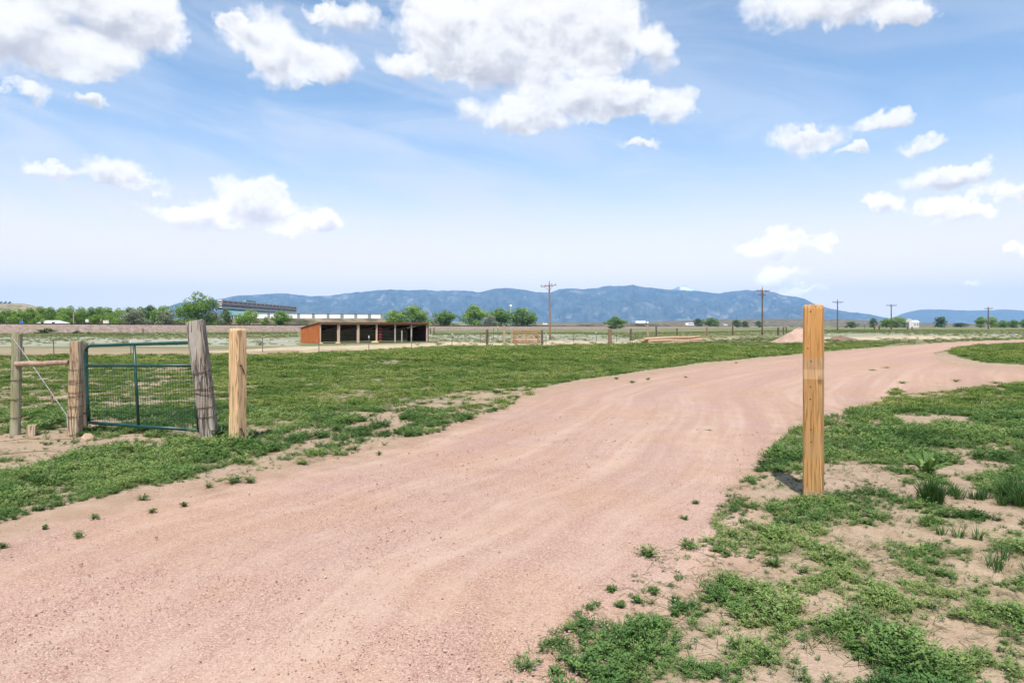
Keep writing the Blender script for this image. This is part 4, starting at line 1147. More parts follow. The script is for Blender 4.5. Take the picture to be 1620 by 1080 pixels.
# ------------------------------------------------------------------ livestock shed
M_SHEDWALL = mat('rust_orange_steel', lambda N: pbsdf(N, N.ramp(N.noise(geopos(N), 1.2, 5, 0.6), [(0.35, (0.34, 0.105, 0.030)), (0.7, (0.46, 0.155, 0.050))]), 0.6, spec=0.3))
M_SHEDROOF = simple('brown_shed_roof', (0.22, 0.085, 0.045), 0.3, 1.5, 0.7)
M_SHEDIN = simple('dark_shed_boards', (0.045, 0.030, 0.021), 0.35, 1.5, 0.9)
M_HEADER = simple('grey_header_board', (0.36, 0.30, 0.235), 0.2, 2.0, 0.85)
M_BRHEADER = simple('brown_header_board', (0.24, 0.13, 0.075), 0.2, 2.0, 0.85)
M_SHEDPOST = simple('pale_shed_post', (0.44, 0.32, 0.23), 0.2, 2.0, 0.85)
M_GREYPOST = simple('grey_shed_post', (0.34, 0.30, 0.25), 0.2, 2.0, 0.85)
M_REDPAINT = simple('red_paint', (0.36, 0.035, 0.035), 0.2, 3.0, 0.6)
M_STRAW = simple('straw', (0.50, 0.36, 0.19), 0.3, 6.0, 0.95)
def build_shed():
    Bx, By = -23.0, 81.6
    fd = Vector((0.747, 0.664, 0)).normalized(); dd = Vector((-fd.y, fd.x, 0))     # along the front, towards the back
    L, D, HF, HB = 15.7, 5.2, 2.50, 1.86
    z0 = landf(Bx, By) - 0.03
    org = Vector((Bx, By, z0))
    o = empty('livestock_shed', org, 'long low rust orange open front shed in the pasture', 'shed')
    P = lambda a, d, z: fd * a + dd * d + Vector((0, 0, z))
    hz = lambda d: HF + (HB - HF) * d / D
    # end walls of upright ribbed panels, each its own piece
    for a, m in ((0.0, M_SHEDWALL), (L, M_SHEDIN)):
        n = 9
        for i in range(n):
            d0, d1 = D * i / n + 0.012, D * (i + 1) / n - 0.012
            w = 0.045
            base = [P(a - w / 2, d0, 0.06), P(a + w / 2, d0, 0.06), P(a + w / 2, d1, 0.06), P(a - w / 2, d1, 0.06)]
            top = [P(a - w / 2, d0, hz(d0) - 0.05), P(a + w / 2, d0, hz(d0) - 0.05), P(a + w / 2, d1, hz(d1) - 0.05), P(a - w / 2, d1, hz(d1) - 0.05)]
            mb = MB().prism(base, top)
            for dr in (d0 + 0.10, d0 + 0.28, d0 + 0.46):
                mb.bar(P(a - w / 2 - 0.012 if a == 0 else a + w / 2 + 0.012, dr, 0.06), P(a - w / 2 - 0.012 if a == 0 else a + w / 2 + 0.012, dr, hz(dr) - 0.06), 0.03, 0.024)
            mb.build('wall_panel', m, o)
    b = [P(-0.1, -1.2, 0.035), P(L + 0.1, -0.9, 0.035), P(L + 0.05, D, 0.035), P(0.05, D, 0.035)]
    MB().prism([p - Vector((0, 0, 0.2)) for p in b], b).build('shade_floor', simple('painted_shed_shade', (0.13, 0.085, 0.06), 0.4, 1.5, 0.95), o)  # dark sheet added under the roof, the interior's shade put into its colour
    # back wall boards
    for k in range(9):
        z = 0.12 + k * 0.195
        MB().bar(P(0.06, D - 0.05, z + 0.09), P(L - 0.06, D - 0.05, z + 0.09), 0.03, 0.187).build('back_board', M_SHEDIN, o)
    # roof sheets
    for i in range(8):
        a0, a1 = -0.15 + (L + 0.3) * i / 8 + 0.01, -0.15 + (L + 0.3) * (i + 1) / 8 - 0.01
        b = [P(a0, -0.22, HF + 0.04), P(a1, -0.22, HF + 0.04), P(a1, D + 0.15, HB + 0.0), P(a0, D + 0.15, HB + 0.0)]
        MB().prism(b, [p + Vector((0, 0, 0.05)) for p in b]).build('roof_sheet', M_SHEDROOF, o)
    # header boards, fascia
    MB().bar(P(0.0, -0.02, HF - 0.10), P(8.15, -0.02, HF - 0.10), 0.05, 0.17).build('header_board', M_HEADER, o)
    MB().bar(P(8.17, -0.02, HF - 0.11), P(L, -0.02, HF - 0.11), 0.05, 0.20).build('header_board', M_BRHEADER, o)
    MB().bar(P(-0.15, -0.25, HF + 0.05), P(L + 0.15, -0.25, HF + 0.05), 0.03, 0.10).build('fascia', M_SHEDROOF, o)
    # front posts at the places the photograph shows
    def along_front(px):
        u = (px - CX) / F
        return (u * By - Bx) / (fd.x - u * fd.y)
    for px, w, m, zt in ((506.4, 0.20, M_SHEDPOST, HF - 0.2), (536, 0.34, M_SHEDPOST, HF - 0.2), (567, 0.32, M_SHEDPOST, HF - 0.2), (596.3, 0.22, M_SHEDPOST, HF - 0.2), (625.5, 0.17, M_GREYPOST, HF - 0.22), (636.2, 0.15, M_GREYPOST, 1.55), (651.3, 0.17, M_GREYPOST, HF - 0.22), (675.8, 0.20, M_SHEDPOST, HF - 0.22)):
        a = min(max(along_front(px), 0.10), L - 0.1)
        MB().bar(P(a, 0.06, 0.0), P(a, 0.06, zt), w, 0.14).build('front_post', m, o)
    # partition of red panels beside the fourth post
    a = along_front(601.5)
    for k in range(5):
        MB().bar(P(a, 0.25, 0.35 + k * 0.36), P(a + 0.35, 0.30, 0.35 + k * 0.36), 0.05, 0.20).build('red_slat', M_REDPAINT, o)
    # rafters and interior rails that catch a little light
    for i in range(7):
        a = 0.3 + i * 2.5
        MB().bar(P(a, 0.05, HF - 0.26), P(a, D - 0.1, HB - 0.22), 0.05, 0.14).build('rafter', M_SHEDIN, o)
    for k in range(4):
        MB().tube([P(8.3, 2.2, 0.45 + k * 0.36), P(L - 0.2, 2.2, 0.45 + k * 0.36)], 0.03, 6).build('pipe_rail', M_SHEDIN, o)
    # straw banked at the foot of two posts
    for px, s in ((533.5, 0.34), (592, 0.5), (507, 0.25)):
        a = along_front(px); q = org + P(a, -0.25, 0.02)
        stone('straw_heap', q, (s, s * 0.6, s * 0.45), int(px), {533.5: 'small straw heap at the foot of the second shed post', 592: 'larger straw heap at the foot of the fourth shed post', 507: 'little straw heap at the open corner of the rust shed'}[px], M_STRAW, 'straw')
build_shed()

# ------------------------------------------------------------------ fence posts of the far field
M_TWHITE = simple('white_post_tip', (0.7, 0.7, 0.68), 0.1, 5, 0.8)
def steel_post(px, yt, yb, label, tip=False, group='thin steel fence posts'):
    g = ground_at(px, yb); h = (yb - yt) / F * g.y
    o = empty('steel_post', g, label, 'fence post', group, rz=random.uniform(-0.3, 0.3))
    o.rotation_euler[1] = random.uniform(-0.03, 0.03)
    w = 0.032 + g.y * 0.00042
    mb = MB(); mb.bar((0, 0, -0.1), (0, 0, h), w, w * 0.22); mb.bar((0, w * 0.3, -0.1), (0, w * 0.3, h - 0.02), w * 0.22, w * 0.7)
    mb.build('shaft', M_TPOST, o)
    MB().bar((0, -0.012, h - 0.16), (0, -0.012, h + 0.012), w * 1.15, w * 0.5).build('tip', M_TWHITE if tip else M_TPOST, o)
def field_post(px, yt, yb, material, r, label, seed, group='wooden posts of the field fence', Y=None):
    g = ground_at(px, yb) if Y is None else at(px, Y)
    h = (yb - yt) / F * g.y if Y is None else CAMH - (yt - HZ) / F * Y - g.z
    rr = random.Random(seed)
    return rough_post('fence_post', g, r, h, (rr.uniform(-0.06, 0.06), 0), material, label, 'fence post', sq=rr.choice([0, 0, 0.6]), seed=seed, bumps=0.08, group=group, seg=10, rings=6, top_cut=0.02)
steel_post(85.5, 538, 571, 'thin grey steel post standing behind the slanting brace wire')
steel_post(38, 549, 571, 'short dark steel post just behind the round treated post')
steel_post(207, 538, 564, 'thin steel post seen above the top rail of the green gate', True)
steel_post(415.5, 534, 557, 'thin steel post midway between the pale timber post and shed')
steel_post(504.5, 541, 557, 'thin steel post before the near corner of the rust shed')
steel_post(583.5, 531, 556, 'dark steel post with white tip before the third shed bay', True)
steel_post(651, 533, 551, 'thin steel post in front of the right bays of the shed')
steel_post(715, 527, 547, 'pale steel post alone in the field past the shed end', True)
steel_post(760, 526, 543, 'thin steel post just before the dark brown field post')
steel_post(781, 519, 535, 'tall thin steel post behind the row beside the orange gate')
steel_post(788, 516, 539, 'slender pale steel post next to the tallest tan post', True)
steel_post(863.7, 527, 544, 'pale steel post at the latch side of the orange gate', True)
steel_post(907, 528, 541, 'thin steel post just past the tallest utility pole')
steel_post(943.5, 525, 541, 'thin white tipped steel post before the reddish brown post', True)
steel_post(975.6, 528, 541, 'thin steel post just past the reddish brown post')
steel_post(1368, 511, 522, 'pale steel post before the far green trees', True)
for i, (px, yt, yb, m, r, lab) in enumerate([
    (770.6, 521, 545.5, M_OLDPOST, 0.14, 'dark brown stout post left of the orange tube gate'),
    (798, 515, 543.6, M_TANPOST, 0.15, 'tallest pale tan post left of the orange tube gate'),
    (809, 522, 543.6, M_TANPOST, 0.10, 'short pale tan post holding the orange gate hinges'),
    (858, 522, 545.5, M_OLDPOST, 0.12, 'dark post at the latch end of the orange gate'),
    (681, 519, 529, M_OLDPOST, 0.16, 'first of two dark posts past the shed end'),
    (686.7, 518.5, 529, M_OLDPOST, 0.16, 'second of two dark posts past the shed end'),
    (965, 521, 545.5, M_BROWNPOST, 0.20, 'thick reddish brown post alone before the log stack'),
    (997.8, 520, 539, M_OLDPOST, 0.15, 'nearly black post left of the log stack'),
    (1025, 515, 533, M_TANPOST, 0.22, 'pale thick post right behind the log ends'),
    (1038.5, 516, 532, M_OLDPOST, 0.17, 'dark post right behind the log stack'),
    (1071, 519, 531, M_OLDPOST, 0.15, 'slim dark post behind the middle of the logs'),
    (1118, 518, 530, M_BROWNPOST, 0.19, 'brown post behind the far end of the logs'),
    (1159, 516.4, 530.5, M_OLDPOST, 0.15, 'dark post between the logs and second utility pole'),
    (1231, 518, 530.5, M_OLDPOST, 0.17, 'leftmost of the dark posts by the gravel pile'),
    (1239.5, 518, 529.5, M_OLDPOST, 0.15, 'middle dark post by the gravel pile'),
    (1244, 517, 527, M_OLDPOST, 0.15, 'rightmost of the dark posts by the gravel pile'),
    (1005, 527, 533, M_OLDPOST, 0.10, 'small dark stump post beside the nearly black post'),
    (225.6, 520, 528.5, M_BROWNPOST, 0.22, 'small brown post at the foot of the railway bank'),
    (1383.6, 516.3, 522, M_OLDPOST, 0.25, 'left of two dark posts below the far round tree'),
    (1391, 516.3, 522, M_OLDPOST, 0.25, 'right of two dark posts below the far round tree'),
    (1436, 516.5, 521.5, M_OLDPOST, 0.2, 'left of two dark posts below the white house'),
    (1443, 516.5, 521.5, M_OLDPOST, 0.2, 'right of two dark posts below the white house')]):
    field_post(px, yt, yb, m, r, lab, 300 + i)

# --- orange tube gate in the field
M_ORANGE = simple('rusty_orange_tube', (0.36, 0.145, 0.06), 0.35, 1.5, 0.7)
def far_gate():
    a, b = ground_at(813, 545), ground_at(851, 545)
    h = (545 - 522.5) / F * a.y
    o = empty('orange_gate', a, 'rusty orange six bar tube gate standing in the field fence', 'gate')
    d = b - a; d.z = 0
    for t in (0, 1.0):
        MB().tube([d * t + Vector((0, 0, 0.12)), d * t + Vector((0, 0, h))], 0.075, 8).build('stile', M_ORANGE, o)
    for k in range(6):
        z = 0.2 + (h - 0.25) * k / 5 * (1.0)
        MB().tube([Vector((0, 0, z)), d + Vector((0, 0, z))], 0.055, 6).build('bar', M_ORANGE, o)
    MB().tube([d * 0.5 + Vector((0, 0, 0.2)), d * 0.5 + Vector((0, 0, h - 0.05))], 0.045, 6).build('strap', M_ORANGE, o)
    MB().tube([d * 0.97 + Vector((0, 0, h * 0.5)), d * 0.88 + Vector((0, 0, h * 0.58))], 0.09, 6).build('latch', M_OLDPOST, o)
far_gate()

# ------------------------------------------------------------------ utility poles
M_POLE = wood('utility_pole_wood', (0.17, 0.095, 0.05), (0.37, 0.225, 0.13), grain=(14, 14, 0.5), knots=0.1, cracks=0.3)
M_POLEDARK = wood('dark_pole_wood', (0.075, 0.05, 0.036), (0.17, 0.12, 0.085), grain=(14, 14, 0.5), knots=0.1)
M_CERAMIC = simple('insulator', (0.22, 0.20, 0.19), 0.2, 4, 0.4)
def utility_pole(px, yt, Y, arms, label, material, lean=0.0, r0=0.17, double=False):
    g = at(px, Y); top = CAMH - (yt - HZ) / F * Y; h = top - g.z
    o = empty('utility_pole', g, label, 'utility pole', 'line of wooden utility poles')
    r0 = max(r0, Y * 0.00095)
    zs = np.linspace(-0.3, h, 9)
    MB().tube([(lean * max(z, 0) / h, 0, z) for z in zs], [r0 * (1 - 0.36 * i / 8) for i in range(9)], 12).build('pole', material, o, smooth=True)
    for (py, x0, x1, tilt) in arms:
        z = CAMH - (py - HZ) / F * Y - g.z; a = (x0 - px) / F * Y; b = (x1 - px) / F * Y
        lx = lean * z / h; th = max(0.12, Y * 0.00075)
        arm = MB().bar((a + lx, -r0 * 0.9, z - tilt), (b + lx, -r0 * 0.9, z + tilt), th, th * 1.15).build('crossarm', material, o)
        if double: MB().bar((a + lx, r0 * 0.9, z - tilt), (b + lx, r0 * 0.9, z + tilt), th, th * 1.15).build('crossarm', material, o)
        for t in (0.03, 0.3, 0.7, 0.97):
            q = Vector((a + (b - a) * t + lx, -r0 * 0.9, z + tilt * (2 * t - 1) + 0.08))
            MB().tube([q, q + Vector((0, 0, 0.22))], [0.05, 0.065], 8).build('insulator', M_CERAMIC, arm)
        for s in (0.22, 0.78):
            q = Vector((a + (b - a) * s + lx, -r0 * 0.9 - 0.04, z + tilt * (2 * s - 1) - 0.05))
            MB().bar(q, (lx, -r0 - 0.03, z - 0.75), 0.03, 0.05).build('brace', M_STEEL, o)
    q = Vector((lean, 0, h)); MB().tube([q, q + Vector((0.03, 0, 0.35))], [0.05, 0.065], 8).build('insulator', M_CERAMIC, o)
utility_pole(870.5, 448, 108, [(452.2, 857, 881.5, 0.12)], 'tallest brown utility pole with one tilted crossarm', M_POLE, -0.16)
utility_pole(1206, 456, 140, [(460, 1197, 1217, 0.0), (466.5, 1199.5, 1211, 0.0)], 'dark utility pole with two crossarms behind the logs', M_POLEDARK)
utility_pole(1325, 474.5, 225, [(478, 1316.5, 1333.5, 0.0)], 'thin utility pole rising just past the lone timber post', M_POLEDARK)
utility_pole(1410, 481.5, 285, [(483, 1402.5, 1418, 0.0)], 'utility pole with a doubled flat crossarm among far trees', M_POLEDARK, double=True)
utility_pole(1563.5, 485.5, 295, [(488, 1557, 1570, 0.0)], 'farthest right utility pole before the far tree row', M_POLEDARK)

# ------------------------------------------------------------------ log stack, gravel pile, dirt mound
M_LOG = wood('peeled_log', (0.33, 0.20, 0.12), (0.62, 0.44, 0.29), grain=(1.2, 14, 14), knots=0.15)
def logs():
    base = ground_at(1021, 541.5); d = Vector((10.3, 9.5, 0)).normalized(); n = Vector((-d.y, d.x, 0))
    k = 0
    for i, (off, z, L, r, s0) in enumerate([(-0.55, 0.17, 12.5, 0.17, 0.0), (-0.15, 0.16, 13.5, 0.16, 0.5), (0.25, 0.18, 12, 0.18, 0.2), (0.68, 0.17, 14, 0.17, 0.0), (-0.33, 0.47, 11.5, 0.16, -0.7), (0.10, 0.48, 13, 0.17, -0.2)]):
        p = base + n * off + d * s0
        p.z = landf(p.x, p.y) + z
        e = d * L; e.z = landf(p.x + e.x, p.y + e.y) - landf(p.x, p.y) + 0.02 * i
        lab = ['log at the near side of the ground layer of the stack', 'second log from the near side, ground layer of the stack', 'third log from the near side, ground layer of the stack', 'log at the back of the ground layer of the stack', 'upper log lying nearer on top of the stack', 'upper log lying farther back on top of the stack'][i]
        o = link('log', MB().tube([e * t + Vector((0, 0, 0.03 * math.sin(t * 7 + i))) for t in np.linspace(0, 1, 6)], [r * (1 - 0.05 * q) for q in range(6)], 10).mesh('log'), M_LOG, loc=p)
        tag(o, 'peeled ' + lab, 'log', 'peeled logs stacked by the pasture')
    for i, (px, py, L, r) in enumerate([(1062, 541.5, 6.0, 0.09), (1040, 543.5, 4.0, 0.08)]):
        p = ground_at(px, py) + Vector((0, 0, r)); e = Vector((0.93, 0.36, 0)) * L
        tag(link('pole_timber', MB().tube([e * t for t in (0, 0.5, 1)], [r, r, r * 0.8], 8).mesh('pole_timber'), M_LOG, loc=p), ['thin pole lying on bare sand before the log stack', 'short thin pole on the grass before the log stack'][i], 'pole')
logs()
def heap(name, c, R0, H, material, label, cat, seed, sharp=1.0, stretch=(1, 1), rough=0.12, n=40):
    mb = MB(); rings = 16
    for k in range(rings + 1):
        t = k / rings
        for i in range(n):
            a = 2 * math.pi * i / n
            nz = float(fbm(np.array([math.cos(a) * 1.7 + seed + t * 2]), np.array([math.sin(a) * 1.7 + t * 3]), 4, seed)[0]) - 0.5
            rad = R0 * t * (1 + 0.3 * nz)
            z = H * ((1 - t) ** sharp) * (1 + rough * nz * 2) - 0.08 * t ** 6 + rough * H * 0.4 * nz * (1 - t)
            mb.v.append((math.cos(a) * rad * stretch[0], math.sin(a) * rad * stretch[1], z - 0.02))
    for k in range(rings):
        for i in range(n):
            j = (i + 1) % n; mb.f.append((k * n + i, (k + 1) * n + i, (k + 1) * n + j, k * n + j))
    return tag(mb.build(name, material, None, True, c), label, cat)
M_GRAVELPILE = mat('gravel_pile', lambda N: pbsdf(N, N.ramp(N.m('ADD', N.m('MULTIPLY', N.noise(geopos(N), 18, 4, 0.7), 0.6), N.m('MULTIPLY', N.noise(geopos(N), 1.5, 3), 0.4)), [(0.35, (0.30, 0.195, 0.15)), (0.65, (0.50, 0.35, 0.28))]), 0.95, N.noise(geopos(N), 18, 4, 0.7), 0.7, 0.05, spec=0.05))
g = ground_at(1263, 542.5)
heap('gravel_pile', g, 55 / F * g.y, 25 / F * g.y, M_GRAVELPILE, 'pink gravel pile seen behind the tall lone timber post', 'gravel pile', 7, 1.15, (0.86, 0.9))
M_DIRT = simple('brown_dirt', (0.19, 0.125, 0.085), 0.4, 1.2, 0.95)
g = ground_at(1330, 538.5)
heap('dirt_mound', g, 26 / F * g.y, 7.5 / F * g.y, M_DIRT, 'low brown dirt mound right of the lone timber post', 'mound', 17, 0.8, (1.1, 0.7), 0.3)

# ------------------------------------------------------------------ trees
M_BARK = simple('grey_bark', (0.13, 0.105, 0.08), 0.3, 2.0, 0.95)
def treeleaf(name, c1, c2, c3, trans=0.3):
    def fn(N):
        rnd = N.n('ShaderNodeObjectInfo').outputs['Random']; lf = attr(N, 'leafv').outputs['Fac']
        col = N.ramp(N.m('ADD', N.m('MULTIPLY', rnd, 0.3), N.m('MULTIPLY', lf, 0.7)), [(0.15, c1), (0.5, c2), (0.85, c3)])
        d = N.n('ShaderNodeBsdfPrincipled', {'Base Color': col, 'Roughness': 0.6, 'Specular IOR Level': 0.25}).outputs[0]
        tr = N.n('ShaderNodeBsdfTranslucent', {'Color': N.mix(0.4, col, (0.16, 0.24, 0.03))}).outputs[0]
        return N.n('ShaderNodeMixShader', {0: trans, 1: d, 2: tr}).outputs[0]
    return mat(name, fn)
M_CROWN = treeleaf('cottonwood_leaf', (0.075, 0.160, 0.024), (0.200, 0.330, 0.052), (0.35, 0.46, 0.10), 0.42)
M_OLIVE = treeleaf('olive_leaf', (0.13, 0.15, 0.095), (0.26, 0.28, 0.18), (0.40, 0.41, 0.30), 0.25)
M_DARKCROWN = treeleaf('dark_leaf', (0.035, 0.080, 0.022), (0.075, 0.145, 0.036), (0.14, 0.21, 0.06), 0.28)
def crown_mesh(name, seed, material, n=2600, leaf=0.055, lobes=20, squat=1.0):
    """a crown in unit size: height 1, width about 1; lobes of small leaf sprays with gaps between them"""
    rng = np.random.default_rng(seed); C = []
    for k in range(lobes):
        a = rng.uniform(0, 2 * math.pi); rr = 0.34 * math.sqrt(rng.uniform(0.05, 1)); z = rng.uniform(0.10, 0.80)
        rr *= 1.0 - 0.75 * max(0, z - 0.55) / 0.3 * 0.7
        C.append((math.cos(a) * rr, math.sin(a) * rr, z, rng.uniform(0.14, 0.23)))
    C.append((0, 0, 0.84, 0.15))
    out = []; lv = []
    for i in range(n):
        cx, cy, cz, r = C[rng.integers(len(C))]
        d = rng.normal(size=3); d /= np.linalg.norm(d)
        p = np.array([cx, cy, cz]) + d * r * rng.uniform(0.35, 1.08) ** 0.5 * np.array([1, 1, 0.85])
        if p[2] < 0.03: continue
        u = rng.normal(size=3); u /= np.linalg.norm(u)
        nrm = d * 0.6 + rng.normal(size=3) * 0.6 + np.array([0, 0, 0.35])
        t1 = np.cross(nrm, u); t1 /= np.linalg.norm(t1) + 1e-9; t2 = np.cross(nrm, t1); t2 /= np.linalg.norm(t2) + 1e-9
        s = leaf * rng.uniform(0.5, 1.25)
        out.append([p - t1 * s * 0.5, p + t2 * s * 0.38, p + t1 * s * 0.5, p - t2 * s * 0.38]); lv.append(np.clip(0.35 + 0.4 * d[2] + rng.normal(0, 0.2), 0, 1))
    return leafmesh(name, np.array(out), lv, material)
def trunk_mesh(name, seed):
    rng = np.random.default_rng(seed); mb = MB()
    mb.tube([(0, 0, -0.03), (0.01, 0, 0.12), (0.0, 0.01, 0.30), (0.01, 0, 0.5)], [0.036, 0.028, 0.022, 0.012], 8)
    for k in range(7):
        a = k * 0.9 + rng.uniform(0, 0.6); z = rng.uniform(0.12, 0.36); L = rng.uniform(0.2, 0.36)
        mb.tube([(0, 0, z), (math.cos(a) * L * 0.5, math.sin(a) * L * 0.5, z + L * 0.55), (math.cos(a) * L, math.sin(a) * L, z + L * 1.15)], [0.014, 0.009, 0.004], 6)
    return mb.mesh(name)
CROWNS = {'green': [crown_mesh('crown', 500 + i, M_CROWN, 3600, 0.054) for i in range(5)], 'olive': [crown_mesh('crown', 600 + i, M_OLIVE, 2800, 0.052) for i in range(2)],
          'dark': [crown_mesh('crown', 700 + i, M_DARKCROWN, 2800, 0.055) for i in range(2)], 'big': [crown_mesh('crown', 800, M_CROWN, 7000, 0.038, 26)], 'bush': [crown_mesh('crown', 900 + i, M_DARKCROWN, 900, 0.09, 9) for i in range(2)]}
TRUNKS = [trunk_mesh('trunk', 40 + i) for i in range(3)]
for m in TRUNKS: m.materials.append(M_BARK)
TN = [0]
def tree(px, ytop, width, Y, kind, label, cat='tree', group=None, name='tree', sink=0.0):
    g = at(px, Y); top = CAMH - (ytop - HZ) / F * Y
    g.z -= sink
    h = (top - g.z) / 0.98; w = width / F * Y / 0.84
    o = empty(name, g, label, cat, group, rz=random.uniform(0, 6.28))
    i = TN[0]; TN[0] += 1
    c = link('crown', CROWNS[kind][i % len(CROWNS[kind])], None, o); t = link('trunk', TRUNKS[i % 3], None, o)
    c.scale = (w, w, h); t.scale = (w * 0.8 + h * 0.2, w * 0.8 + h * 0.2, h)
    return o
NTH = ['first', 'second', 'third', 'fourth', 'fifth', 'sixth', 'seventh', 'eighth', 'ninth', 'tenth', 'eleventh', 'twelfth', 'thirteenth', 'fourteenth', 'fifteenth', 'sixteenth', 'seventeenth', 'eighteenth', 'nineteenth', 'twentieth']
row = [(-14, 486, 34, 275), (8, 489, 30, 262), (28, 487, 32, 285), (47, 485, 30, 300), (64, 483.5, 30, 318), (80, 484.5, 28, 300), (95, 485.5, 28, 325), (111, 482.5, 30, 315), (128, 484, 28, 330), (144, 484.5, 28, 318), (158, 484, 28, 335), (173, 485.5, 28, 325), (187, 486, 26, 340), (205, 485, 30, 352), (222, 484, 28, 358), (238, 481, 30, 350), (256, 482.5, 30, 345)]
for i, (px, yt, w, Y) in enumerate(row):
    tree(px, yt, w, Y, 'dark' if i in (13, 15) else 'green', 'green tree, %s from the picture edge in the dense row behind the rails' % NTH[i], group='tree row behind the railway')
for i, (px, yt, w, Y) in enumerate([(22, 497, 26, 255), (60, 498, 24, 262), (102, 496, 26, 268), (150, 497, 26, 275), (176, 498, 24, 278)]):
    tree(px, yt, w, Y, 'green', 'low round tree, %s from the picture edge before the dense row' % NTH[i], group='low trees before the row')
for px, yt, w, Y, lab in ((213, 487.5, 42, 300, 'large silvery olive tree at the end of the dense tree row'), (266, 489, 38, 305, 'silvery olive tree left of the tallest green tree'), (338, 492, 36, 310, 'low silvery shrub tree right below the tallest green tree')):
    tree(px, yt, w, Y, 'olive', lab, group='silvery olive trees')
tree(313, 460, 56, 270, 'big', 'tallest round green tree beside the raised grandstand')
for px, yt, w, Y, k, lab in ((392, 490, 36, 300, 'green', 'bright green tree below the grandstand middle'), (356, 488, 26, 330, 'dark', 'dark tree just below the near end of the grandstand'), (420, 500, 14, 310, 'green', 'small narrow tree between two larger trees below the grandstand'), (445, 490, 30, 305, 'green', 'round green tree below the grandstand far end')):
    tree(px, yt, w, Y, k, lab, group='trees below the grandstand')
for px, yt, w, Y, k, lab in ((622, 490, 46, 420, 'green', 'rounded tree whose left half meets the white panels'), (656, 483, 50, 425, 'green', 'broad green tree directly behind the shed roof end'), (706, 490, 44, 440, 'green', 'wide low green tree just past the shed'), (750, 480, 42, 450, 'green', 'tall dense green tree standing in the middle of the grove'), (790, 486, 40, 460, 'green', 'loose green tree below the white water tower'), (826, 486, 50, 470, 'green', 'broad green tree nearest the tallest utility pole'), (775, 497, 26, 440, 'olive', 'small pale bush between the tall and loose trees'), (689, 501, 12, 430, 'olive', 'tiny pale shrub squeezed between two grove trees')):
    tree(px, yt, w, Y, k, lab, group='grove past the shed')
for px, yt, w, Y, k, lab in ((973, 499.5, 32, 560, 'green', 'lone bright round bush tree left of the white trailer'), (1104, 503, 16, 800, 'dark', 'small dark tree beside the white camper'), (1123, 502, 26, 820, 'green', 'round green tree right of the white camper'), (1165, 505, 16, 850, 'dark', 'small dark tree left of the second utility pole'), (1179, 506.5, 14, 850, 'dark', 'smaller dark tree close to the second utility pole'), (1200, 507, 12, 860, 'dark', 'dark shrub tree right behind the second utility pole'),
                             (1382, 502, 15, 640, 'dark', 'small dark round tree left of the bright far grove'), (1402, 503, 20, 600, 'green', 'left tree of the bright far grove by the white house'), (1418, 500.5, 28, 590, 'green', 'tallest middle tree of the bright far grove'), (1435, 504, 22, 600, 'green', 'right tree of the bright far grove, touching the white house'),
                             (1490, 500, 24, 700, 'dark', 'lone dark tree between the white house and far tree row'), (1552, 500, 18, 520, 'green', 'left tree of the pair behind the last utility pole'), (1568, 500.5, 18, 525, 'green', 'right tree of the pair behind the last utility pole'), (1587, 506, 16, 530, 'green', 'low tree starting the hedge row right of the last pole'), (1603, 505, 18, 535, 'green', 'middle low tree of the hedge row by the picture edge'), (1620, 504, 20, 540, 'green', 'low tree cut by the picture edge at the hedge row end'), (1645, 504, 20, 540, 'green', 'last low tree of the hedge row outside the picture edge'),
                             (1348, 508, 20, 900, 'dark', 'faint low shrub tree between the third pole and round tree'), (1345, 511, 14, 500, 'bush', 'dark bush on the plain right of the third utility pole'), (1520, 510, 24, 800, 'dark', 'low dark shrub tree right of the lone dark tree')):
    tree(px, yt, w, Y, k, lab, group='scattered far trees')
for px, yt, yb, w, lab in ((76, 518.5, 527.5, 34, 'dark green bush at the foot of the railway bank'), (123, 522.5, 527.5, 16, 'small dark bush right of the larger bank bush'), (140, 524.5, 528.5, 10, 'tiny dark bush farthest along the bank foot')):
    g = ground_at(px, yb); tree(px, yt, w, g.y, 'bush', lab, 'bush', 'bushes at the bank foot', 'bush', sink=0.6)
for px, yt, Y, lab in ((2, 477, 880, 'leftmost of three dark shrubs on the dry hilltop'), (9, 478, 885, 'middle of three dark shrubs on the dry hilltop'), (16, 477.3, 890, 'rightmost of three dark shrubs on the dry hilltop')):
    z = CAMH - (480.8 - HZ) / F * Y
    o = empty('hill_shrub', ((px - CX) / F * Y, Y, z), lab, 'shrub', 'shrubs on the hilltop')
    c = link('crown', CROWNS['bush'][0], None, o); c.scale = (5.0, 5.0, 3.6)
    t = link('trunk', TRUNKS[0], None, o); t.scale = (3, 3, 3)

